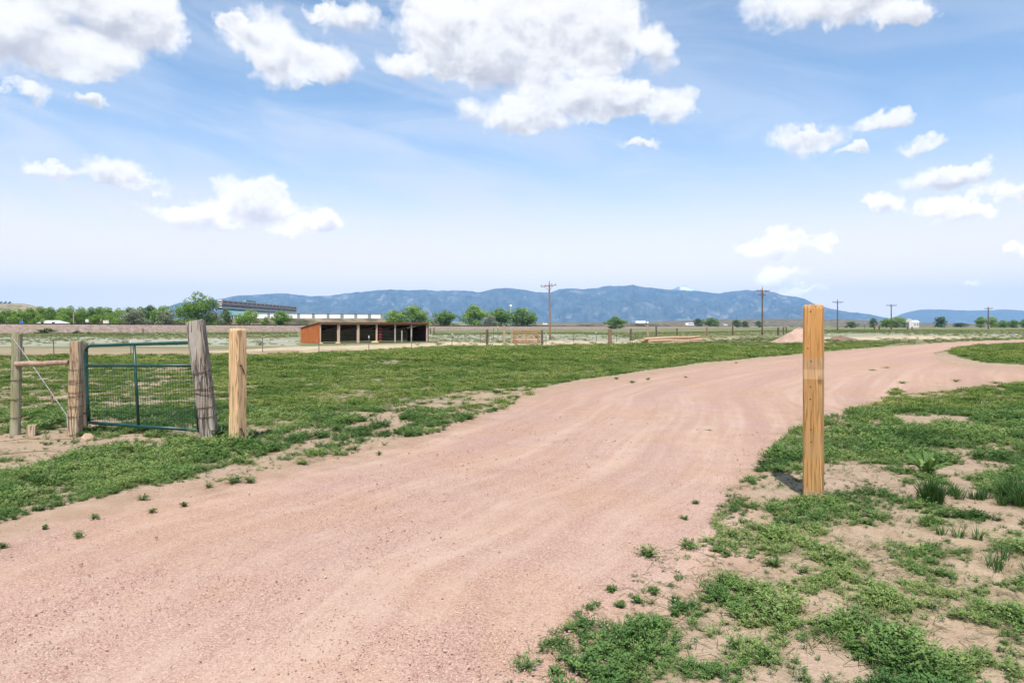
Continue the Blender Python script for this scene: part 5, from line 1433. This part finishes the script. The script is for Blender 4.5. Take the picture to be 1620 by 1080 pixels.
# ------------------------------------------------------------------ raised grandstand and the wall of white panels
M_WHITE = simple('white_panel_paint', (0.80, 0.80, 0.80), 0.04, 0.5, 0.6)
M_PILLAR = simple('grey_green_pillar', (0.24, 0.27, 0.26), 0.15, 0.5, 0.8)
M_TEAL = simple('teal_steel', (0.16, 0.32, 0.33), 0.15, 0.3, 0.5)
M_PINKISH = simple('pinkish_siding', (0.42, 0.31, 0.30), 0.12, 0.3, 0.7)
M_DARKGLASS = simple('dark_window_band', (0.025, 0.026, 0.030), 0.2, 0.5, 0.25, 0.0, 0.5)
M_CONC = simple('pale_concrete', (0.56, 0.54, 0.52), 0.1, 0.4, 0.85)
def grandstand():
    Xl, Yl, Yr = -224.0, 520.0, 700.0
    W = 3.2
    z_of = lambda y, Y: CAMH - (y - HZ) / F * Y
    zt0, zb0 = z_of(474.0, Yl), z_of(488.0, Yl); zt1, zb1 = z_of(479.8, Yr), z_of(489.2, Yr)
    zt, zb = zt0, zb0                            # level roof; the photo's slope is perspective
    org = Vector((Xl, Yl, landf(Xl, Yl)))
    o = empty('grandstand', org, 'long raised striped grandstand tower box above the far trees', 'grandstand')
    H = zt - zb; zl = zb - org.z
    def slab(n, z0, z1, m, inset=0.0, y0=0.0, y1=180.0, x0=0.0, x1=W):
        return MB().quadbox(((x0 + x1) / 2, (y0 + y1) / 2, (z0 + z1) / 2), (x1 - x0 - 2 * inset, y1 - y0 - 2 * inset, z1 - z0)).build(n, m, o)
    slab('roof_slab', zl + H * 0.90, zl + H, M_CONC)
    slab('upper_siding', zl + H * 0.50, zl + H * 0.62, M_PINKISH, 0.10)
    slab('upper_window_band', zl + H * 0.70, zl + H * 0.86, M_DARKGLASS, 0.25)
    slab('upper_sill', zl + H * 0.62, zl + H * 0.70, M_PINKISH, 0.05)
    slab('window_head', zl + H * 0.86, zl + H * 0.90, M_PINKISH, 0.05)
    slab('lower_window_band', zl + H * 0.20, zl + H * 0.50, M_DARKGLASS, 0.30)
    slab('floor_slab', zl + H * 0.06, zl + H * 0.20, M_CONC)
    slab('underside', zl - H * 0.10, zl + H * 0.06, M_DARKGLASS, 0.4)
    for k in range(19):
        y = k * 9.9
        MB().quadbox((W - 0.02, y + 0.5, zl + H * 0.78), (0.5, 0.9, H * 0.20)).build('mullion', M_PINKISH, o)
    for k in range(4):
        MB().quadbox((W / 2, -0.12, zl + H * (0.17 + 0.24 * k)), (W, 0.5, H * 0.11)).build('end_louvre', M_CONC, o)
    slab('roof_sign', zl + H, zl + H + 1.6, M_TEAL, 0, 48, 70, 0.3, 2.8)
    # slanting seating deck and its columns below
    MB().prism([Vector((W - 0.5, 6, zl - H * 0.12)), Vector((W + 6, 6, zl - 4.8)), Vector((W + 6, 215, zl - 4.8)), Vector((W - 0.5, 190, zl - H * 0.12))], [Vector((W - 1.2, 6, zl - H * 0.12 - 0.4)), Vector((W + 5, 6, zl - 5.4)), Vector((W + 5, 215, zl - 5.4)), Vector((W - 1.2, 190, zl - H * 0.12 - 0.4))]).build('seating_deck', M_TEAL, o)
    for k in range(12):
        y = 8 + k * 15.5
        MB().bar((W / 2, y, 0), (W / 2, y, zl - H * 0.1), 0.9).build('column', M_PILLAR, o)
grandstand()
def panel_wall():
    A, B = at(352, 556), at(612, 604)
    zt = lambda px, Y: CAMH - (np.interp(px, [350, 612], [494.8, 496.6]) - HZ) / F * Y
    zb = lambda px, Y: CAMH - (503.6 - HZ) / F * Y
    d = (B - A); d.z = 0; L = d.length; d.normalize(); n = Vector((-d.y, d.x, 0))
    org = Vector((A.x, A.y, zb(352, A.y)))
    o = empty('panel_wall', org, 'long wall of white panels with grey pillars on the berm', 'wall')
    def s_of(px):
        u = (px - CX) / F
        return (u * A.y - A.x) / (d.x - u * d.y)
    edges = [(352, 370), (375, 388), (392.5, 403), (407, 423), (427, 446), (451, 470), (474.5, 493.5), (498, 517), (521, 538.5), (543.5, 560.5), (565, 582), (587, 602)]
    for i, (x0, x1) in enumerate(edges):
        s0, s1 = s_of(x0), s_of(x1); Y = A.y + d.y * (s0 + s1) / 2; px = (x0 + x1) / 2
        h = zt(px, Y) - zb(px, Y)
        c = d * ((s0 + s1) / 2) + Vector((0, 0, zb(px, Y) - org.z + h / 2))
        rot = Matrix((d, n, Vector((0, 0, 1)))).transposed()
        MB().quadbox(c, (s1 - s0, 0.3, h), rot).build('white_panel', M_WHITE, o)
        s2 = s_of(edges[i + 1][0]) if i + 1 < len(edges) else s1 + 2.4
        MB().quadbox(d * ((s1 + s2) / 2) + n * 0.25 + Vector((0, 0, zb(px, Y) - org.z + h / 2 - 0.05)), (s2 - s1 - 0.02, 0.9, h), rot).build('pillar', M_PILLAR, o)
    s0, s1 = s_of(352), s_of(606); Y0, Y1 = A.y, A.y + d.y * s1
    MB().bar(d * s0 + Vector((0, 0, zt(352, Y0) - org.z + 0.25)), d * s1 + Vector((0, 0, zt(606, Y1) - org.z + 0.25)), 1.2, 0.42).build('top_beam', M_PILLAR, o)
    MB().bar(d * s0 + Vector((0, 0, zb(352, Y0) - org.z - 0.5)), d * s1 + Vector((0, 0, zb(606, Y1) - org.z - 0.5)), 0.7, 0.95).build('footing', M_CONC, o)
    return o
panel_wall()
# thin light masts over the white wall
for px, yt, lab in ((495, 481, 'left of three thin light masts over the white panels'), (528, 487, 'middle of three thin light masts over the white panels'), (604, 488, 'right of three thin light masts over the white panels')):
    Y = 640; g = at(px, Y); h = CAMH - (yt - HZ) / F * Y - g.z
    o = empty('light_mast', g, lab, 'mast', 'light masts')
    MB().tube([(0, 0, 0), (0, 0, h)], [0.22, 0.12], 8).build('mast', M_PILLAR, o)
    MB().quadbox((0, 0, h), (1.6, 0.4, 0.5)).build('lamp_bank', M_PILLAR, o)
# ------------------------------------------------------------------ house with the white hip roof, blue tarp, post, white hut
M_HOUSEWALL = simple('cream_wall', (0.55, 0.52, 0.46), 0.1, 0.6, 0.85)
M_ROOFWHITE = simple('pale_metal_roof', (0.66, 0.68, 0.72), 0.05, 0.4, 0.5)
def hip_house():
    Y = 258.0
    z = lambda y: CAMH - (y - HZ) / F * Y
    g = at(71.5, Y); o = empty('house', g, 'low house with pale hip roof behind the rails', 'house')
    w = 49 / F * Y; d = 9.0; ze = z(513.5) - g.z; zr = z(506.6) - g.z
    MB().quadbox((0, d / 2, ze / 2), (w * 0.94, d * 0.94, ze)).build('wall', M_HOUSEWALL, o)
    r0, r1 = (60.5 - 71.5) / F * Y, (82 - 71.5) / F * Y
    mb = MB(); a = [Vector((-w / 2, 0, ze)), Vector((w / 2, 0, ze)), Vector((w / 2, d, ze)), Vector((-w / 2, d, ze))]; b0, b1 = Vector((r0, d / 2, zr)), Vector((r1, d / 2, zr))
    mb.poly([a[0], a[1], b1, b0]); mb.poly([a[1], a[2], b1]); mb.poly([a[2], a[3], b0, b1]); mb.poly([a[3], a[0], b0]); mb.poly(list(reversed(a)))
    rf = mb.build('roof', M_ROOFWHITE, o)
    for px in (62, 79.5):
        x = (px - 71.5) / F * Y; zz = ze + (zr - ze) * 0.45
        MB().quadbox((x, d * 0.22, zz), (0.95, 0.9, 0.75)).build('dormer', M_DARKGLASS, rf)
hip_house()
M_TARP = simple('blue_tarp', (0.02, 0.10, 0.38), 0.3, 1.5, 0.6)
Y = 246; g = at(35, Y); zt = CAMH - (507 - HZ) / F * Y
heap('blue_tarp', g, 2.2, zt - g.z, M_TARP, 'blue tarp covered heap left of the pale roofed house', 'tarp', 27, 0.55, (1.0, 0.6), 0.25)
Y = 250; g = at(116.3, Y); h = CAMH - (494 - HZ) / F * Y - g.z
tag(link('wooden_pole', MB().tube([(0, 0, -0.2), (0.05, 0, h * 0.5), (0, 0, h)], [0.22, 0.2, 0.17], 10).mesh('wooden_pole'), M_TANPOST, loc=g), 'pale bare wooden pole in front of the dense tree row', 'pole')
for px, yt, Y, w, lab in ((138, 505, 250, 5, 'small grey sign board under the dense tree row'), (168, 507, 252, 9, 'small pale cabinet box under the dense tree row'), (160, 504, 252, 2.4, 'rusty short upright pipe beside the pale cabinet box')):
    g = at(px, Y); zt = CAMH - (yt - HZ) / F * Y - g.z; ww = w / F * Y
    o = empty('trackside_box', g, lab, 'box'); MB().quadbox((0, 0, zt - 0.55), (ww, 0.5, 1.1), None, 0.05).build('case', M_CONC if w > 3 else M_ORANGE, o)
    MB().bar((0, 0, 0), (0, 0, zt - 1.1), 0.14).build('leg', M_PILLAR, o)
g = ground_at(75.5, 524); zt = CAMH - (517.3 - HZ) / F * g.y - g.z
o = empty('marker_box', g, 'small pale marker box at the foot of the railway bank', 'box')
MB().quadbox((0, 0, zt - 0.3), (0.8, 0.4, 0.55), None, 0.04).build('case', M_ROOFWHITE, o); MB().bar((0, 0, 0), (0, 0, zt - 0.55), 0.12).build('leg', M_PILLAR, o)
def white_house():
    Y = 585; z = lambda y: CAMH - (y - HZ) / F * Y
    g = at(1447, Y); o = empty('house', g, 'small white house with gabled end beside the bright far grove', 'house')
    w = 12 / F * Y; ze = z(509.5) - g.z; zr = z(504) - g.z
    MB().quadbox((0.6, 3, ze / 2), (w, 6, ze)).build('wall', M_HOUSEWALL, o)
    mb = MB(); x0, x1 = -w / 2 + 0.2, w / 2 + 1.0
    mb.prism([Vector((x0, -0.3, ze)), Vector((x0, 6.3, ze)), Vector((x0, 3, ze + 1.6))], [Vector((x1, -0.3, ze)), Vector((x1, 6.3, ze)), Vector((x1, 3, ze + 1.6))])
    mb.build('roof', M_ROOFWHITE, o)
    mb = MB(); cx = -w / 2 - 0.2
    mb.prism([Vector((cx - 1.6, -0.6, 0)), Vector((cx + 1.6, -0.6, 0)), Vector((cx + 1.6, -0.6, ze)), Vector((cx, -0.6, zr)), Vector((cx - 1.6, -0.6, ze))], [Vector((cx - 1.6, 5, 0)), Vector((cx + 1.6, 5, 0)), Vector((cx + 1.6, 5, ze)), Vector((cx, 5, zr)), Vector((cx - 1.6, 5, ze))])
    mb.build('gable', M_CONC, o)
    for x in (0.2, 2.6): MB().quadbox((x, -0.03, ze * 0.55), (1.0, 0.12, 1.1)).build('window', M_DARKGLASS, o)
white_house()
# --- water tower
Y = 2000; g = at(808, Y); zc = CAMH - (484 - HZ) / F * Y - g.z
o = empty('water_tower', g, 'white round water tower above the grove', 'water tower')
bm = bmesh.new(); bmesh.ops.create_uvsphere(bm, u_segments=20, v_segments=12, radius=3.9)
me = bpy.data.meshes.new('tank'); bm.to_mesh(me); bm.free(); t = link('tank', me, M_WHITE, o, True); t.location = (0, 0, zc)
MB().tube([(0, 0, 0), (0, 0, 4), (0, 0, zc - 7), (0, 0, zc - 3)], [1.6, 0.7, 0.6, 1.2], 14).build('stem', M_WHITE, o, True)

# ------------------------------------------------------------------ vehicles on the highway
M_TYRE = simple('tyre_rubber', (0.02, 0.02, 0.02), 0.2, 5, 0.9)
M_TRAILER = simple('white_trailer_skin', (0.78, 0.78, 0.80), 0.03, 0.5, 0.45)
def wheelset(o, xs, r, half):
    for x in xs:
        for s in (-1, 1):
            w = MB().tube([(x, s * half - 0.14, r), (x, s * half + 0.14, r)], r, 14).build('wheel', M_TYRE, o)
            MB().tube([(x, s * half - 0.16, r), (x, s * half + 0.16, r)], r * 0.5, 10).build('rim', M_GALV, w)
def hw_place(px):
    best = None
    for t in np.linspace(-0.1, 1.4, 1500):
        p, n = hw_pt(t); q = CX + p[0] / p[1] * F
        if best is None or abs(q - px) < best[0]: best = (abs(q - px), t)
    t = best[1]; p, n = hw_pt(t)
    return Vector((p[0], p[1], hw_z(t) + 0.15)), math.atan2(-n[0], n[1])
def semi():
    p, rz = hw_place(1013); px_m = p.y / F
    o = empty('semi_truck', p, 'white semi trailer truck driving on the far highway', 'truck', rz=0.0)
    L = 16.0 * px_m; h = 4.1
    L = min(L, 15.0)
    MB().quadbox((0, 0, 1.15 + 1.5), (L, 2.6, 3.0), None, 0.05).build('trailer', M_TRAILER, o)
    cb = MB().quadbox((L / 2 + 2.4, 0, 1.9), (2.4, 2.4, 2.6), None, 0.25).build('cab', M_TRAILER, o)
    MB().quadbox((L / 2 + 3.62, 0, 2.5), (0.08, 2.0, 0.8)).build('windscreen', M_DARKGLASS, cb)
    MB().quadbox((L / 2 + 1.0, 0, 0.95), (4.0, 1.0, 0.35)).build('chassis', M_TYRE, o)
    wheelset(o, [-L / 2 + 1.2, -L / 2 + 2.5, L / 2 - 0.2, L / 2 + 1.1, L / 2 + 3.1], 0.52, 1.1)
def car(px, label, name, L, H, W, camper=False, cat='car'):
    p, rz = hw_place(px)
    o = empty(name, p, label, cat)
    if camper:
        MB().quadbox((0, 0, 0.45 + H / 2), (L, W, H), None, 0.3).build('body', M_TRAILER, o)
        MB().quadbox((L * 0.1, -W / 2 - 0.01, 0.5 + H * 0.62), (L * 0.55, 0.06, H * 0.25)).build('window', M_DARKGLASS, o)
    else:
        mb = MB(); prof = [(-L / 2, 0.35), (L / 2, 0.35), (L / 2, H * 0.50), (L * 0.34, H * 0.58), (L * 0.18, H), (-L * 0.36, H), (-L * 0.48, H * 0.6), (-L / 2, H * 0.55)]
        mb.prism([Vector((x, -W / 2, z)) for x, z in prof], [Vector((x, W / 2, z)) for x, z in prof]); mb.build('body', M_TRAILER, o)
        MB().quadbox((-L * 0.07, -W / 2 - 0.01, H * 0.78), (L * 0.42, 0.05, H * 0.24)).build('window', M_DARKGLASS, o)
    wheelset(o, [-L * 0.32, L * 0.32], 0.38, W / 2 - 0.1)
semi()
car(863, 'white van on the highway beside the tallest utility pole', 'van', 5.6, 2.3, 2.0, False, 'van')
car(1091, 'long white camper parked left of the round green tree', 'camper', 12.0, 3.6, 2.4, True, 'camper')
car(1148, 'small white car on the highway between the far trees', 'car', 6.0, 2.2, 1.9)

# ------------------------------------------------------------------ single plants one can point at
def plant(name, loc, out, lv, material, label, cat, group=None, scale=1.0):
    o = empty(name, loc, label, cat, group, rz=random.uniform(0, 6.28))
    c = link('leaves', leafmesh('leaves', degenerate_fix(out), lv, material), None, o); c.scale = (scale,) * 3
    return o
def leaf_plain(name, c1, c2, c3, trans=0.3): return treeleaf(name, c1, c2, c3, trans)
M_TALL = leaf_plain('tall_grass_leaf', (0.030, 0.080, 0.022), (0.060, 0.135, 0.036), (0.12, 0.21, 0.06))
M_DOCK = leaf_plain('dock_leaf', (0.06, 0.13, 0.03), (0.12, 0.22, 0.05), (0.24, 0.33, 0.10))
M_TUFT = leaf_plain('tuft_leaf', (0.045, 0.105, 0.028), (0.10, 0.19, 0.05), (0.20, 0.28, 0.085))
M_DARKWEED = leaf_plain('dark_broad_leaf', (0.02, 0.055, 0.018), (0.045, 0.10, 0.03), (0.09, 0.16, 0.05))
def tall_clump(px, py, wpx, hpx, label, seed, n=420):
    g = ground_at(px, py); s = g.y / F; rng = np.random.default_rng(seed); out, lv = [], []
    k = max(3, int(wpx / 9))
    for i in range(k):
        q, l = grass_tuft(seed * 31 + i, r=0.035, h=hpx * s * rng.uniform(0.7, 1.05), n=n // k, w=0.006, lean=0.75)
        off = np.array([rng.uniform(-0.5, 0.5) * wpx * s, rng.normal(0, 0.09), 0])
        out += [[c + off for c in b] for b in q]; lv += l
    plant('grass_clump', g, out, lv, M_TALL, label, 'grass clump')
tall_clump(1465, 790, 78, 46, 'wide dark tall grass clump below the broad leaved dock plant', 3, 620)
tall_clump(1545, 792, 70, 28, 'lower grass clump between the two dark tall clumps', 4, 400)
tall_clump(1608, 795, 56, 52, 'dark tall grass clump at the picture edge', 5, 520)
tall_clump(1610, 905, 60, 44, 'thin spiky grass sprigs at the picture edge on bare soil', 6, 120)
tall_clump(1525, 850, 34, 26, 'small spiky grass tuft in the sparse weeds before the clumps', 8, 110)
def broad_plant(px, py, wpx, hpx, material, label, seed, n=26, lw=0.045):
    g = ground_at(px, py); s = g.y / F; rng = np.random.default_rng(seed); out, lv = [], []
    for i in range(n):
        a = rng.uniform(0, 6.28); L = wpx * s * 0.5 * rng.uniform(0.5, 1.0); up = hpx * s * rng.uniform(0.35, 1.0)
        prev = np.zeros(3); w0 = 0.012
        segs = 4; val = rng.uniform(0.1, 1.0)
        for j in range(segs):
            t = (j + 1) / segs
            p = np.array([math.cos(a) * L * t, math.sin(a) * L * t, up * math.sin(t * 1.9)])
            side = np.array([-math.sin(a), math.cos(a), 0]); w1 = lw * math.sin(min(1, t) * math.pi * 0.86 + 0.1) * 0.5
            out.append([prev - side * w0, prev + side * w0, p + side * w1, p - side * w1]); lv.append(val); prev, w0 = p, w1
    plant('dock_plant', g, out, lv, material, label, 'plant')
broad_plant(1467, 752, 84, 36, M_DOCK, 'broad leaved dock plant on a bare sandy spot right of the post', 5, 34)
broad_plant(346, 697, 44, 22, M_DARKWEED, 'dark broad leaved weed at the foot of the leaning post', 9, 44, 0.06)
broad_plant(82, 672, 50, 12, M_DARKWEED, 'low dark broad leaved weed behind the wood stub', 12, 30, 0.05)
def tufts():
    L = [(830, 1060, 52, 'leafy weed tuft nearest the bottom edge on the road'), (877, 1068, 26, 'small weed just right of the bottom edge tuft'), (905, 1000, 40, 'flat weed spread on gravel left of the main weeds'), (872, 1025, 24, 'small weed above the bottom edge tuft'), (1025, 882, 52, 'flat sprawling weed on the road, left of a pair'), (1088, 868, 44, 'flat sprawling weed on the road, right of a pair'), (1035, 941, 28, 'round compact weed tuft alone below the sprawling pair'), (968, 938, 22, 'thin upright weed at the gravel margin left of the compact tuft'), (980, 962, 26, 'dark small weed below the thin upright weed'), (1008, 955, 30, 'bushy weed close below the round compact tuft'), (1068, 955, 22, 'little round weed right of the bushy weed'), (1068, 975, 18, 'tiny round weed under the little round one'),
         (1150, 880, 26, 'small round weed on sand before the dense weeds'), (1225, 895, 44, 'tall dark weed tuft with shadow on bare soil below the post'), (1083, 824, 20, 'tiny weed on the road farther up than the sprawling pair'), (1100, 799, 18, 'thin dry weed on the road near the post shadow'), (1226, 745, 40, 'feathery weed just behind the tip of the post shadow'), (1120, 684, 14, 'tiny weed alone in the middle of the road'), (645, 690, 24, 'round weed on the pink gravel below the verge'), (790, 637, 26, 'weed tuft at the tip of the grassy fringe'), (818, 630, 16, 'small weed right of the fringe tip'), (1000, 606, 18, 'weed tuft farther along the road edge'), (1025, 601, 12, 'little weed beside the farther road edge tuft'), (975, 600, 12, 'small dark weed left of the farther road edge tuft'), (1085, 598, 9, 'pointed tiny weed farthest along the road edge'), (125, 851, 28, 'flat green weed on the road near the picture corner'), (150, 822, 20, 'upright small weed above the flat one on the road'), (70, 838, 12, 'tiny dark weed left of the upright small one'), (4, 868, 18, 'weed cut by the picture edge on the road'), (240, 812, 18, 'low weed on gravel right of the upright small one'), (292, 802, 16, 'yellowish low weed farther right on the gravel'), (370, 765, 40, 'weed tuft beside the verge left of the speckled strip'), (395, 764, 30, 'second weed tuft beside the verge, rounder than its neighbour'), (225, 792, 26, 'weed poking out of the verge edge onto gravel'), (480, 735, 26, 'weed tuft at the near end of the speckled strip'), (600, 720, 16, 'tiny weed left of the round gravel weed'), (1427, 607, 26, 'pale round weed at the tip of the right grassy verge'), (1575, 607, 26, 'bushy weed at the top of the right verge'), (1600, 612, 16, 'small weed right of the bushy verge top weed'), (1402, 583, 20, 'flat dark weed near the road fork, upper of two'), (1380, 587, 16, 'flat dark weed near the road fork, lower of two'), (1512, 604, 22, 'low spread weed on the road above the right verge'), (1270, 905, 34, 'weed tuft on bare soil right of the tall dark one'), (735, 640, 30, 'weed tuft low on the speckled strip'), (700, 655, 24, 'small weed tuft under the speckled strip'), (560, 712, 22, 'small weed tuft on the gravel before the speckled strip'), (330, 772, 18, 'small weed on gravel left of the weed pair')]
    for i, (px, py, w, lab) in enumerate(L):
        g = ground_at(px, py); s = g.y / F; r = w * s * 0.5
        on = inpoly(np.array([float(px)]), np.array([float(py)]), ROAD)[0]
        g.z += 0.006 if on else -0.004
        k = max(1.0, r / 0.07)
        out, lv = weed_plant(1000 + i, r=r, h=min(0.075, 0.02 + r * 0.42), stems=int(22 * min(k, 2.0)) + 6, per=10, ll=0.0165 * min(k, 1.5), lw=0.0075 * min(k, 1.5))
        plant('weed_tuft', g, out, lv, M_TUFT, lab, 'weed', 'single weeds on bare ground')
tufts()
def clods():
    M = simple('dark_clod', (0.17, 0.115, 0.085), 0.3, 20, 0.95)
    for i, (px, py, w, lab) in enumerate([(247, 856, 5, 'dark small stone on the road below the low weed'), (1103, 683, 5, 'dark small clod left of the lone road weed'), (1165, 575, 5, 'dark clod near the far edge of the road'), (790, 880, 4, 'single dark stone in mid road'), (700, 955, 4, 'single dark stone in the lower road')]):
        g = ground_at(px, py); s = g.y / F; g.z += 0.03
        stone('clod', g, (w * s * 0.5, w * s * 0.28, min(0.05, w * s * 0.3)), 400 + i, lab, M, 'clod')
clods()
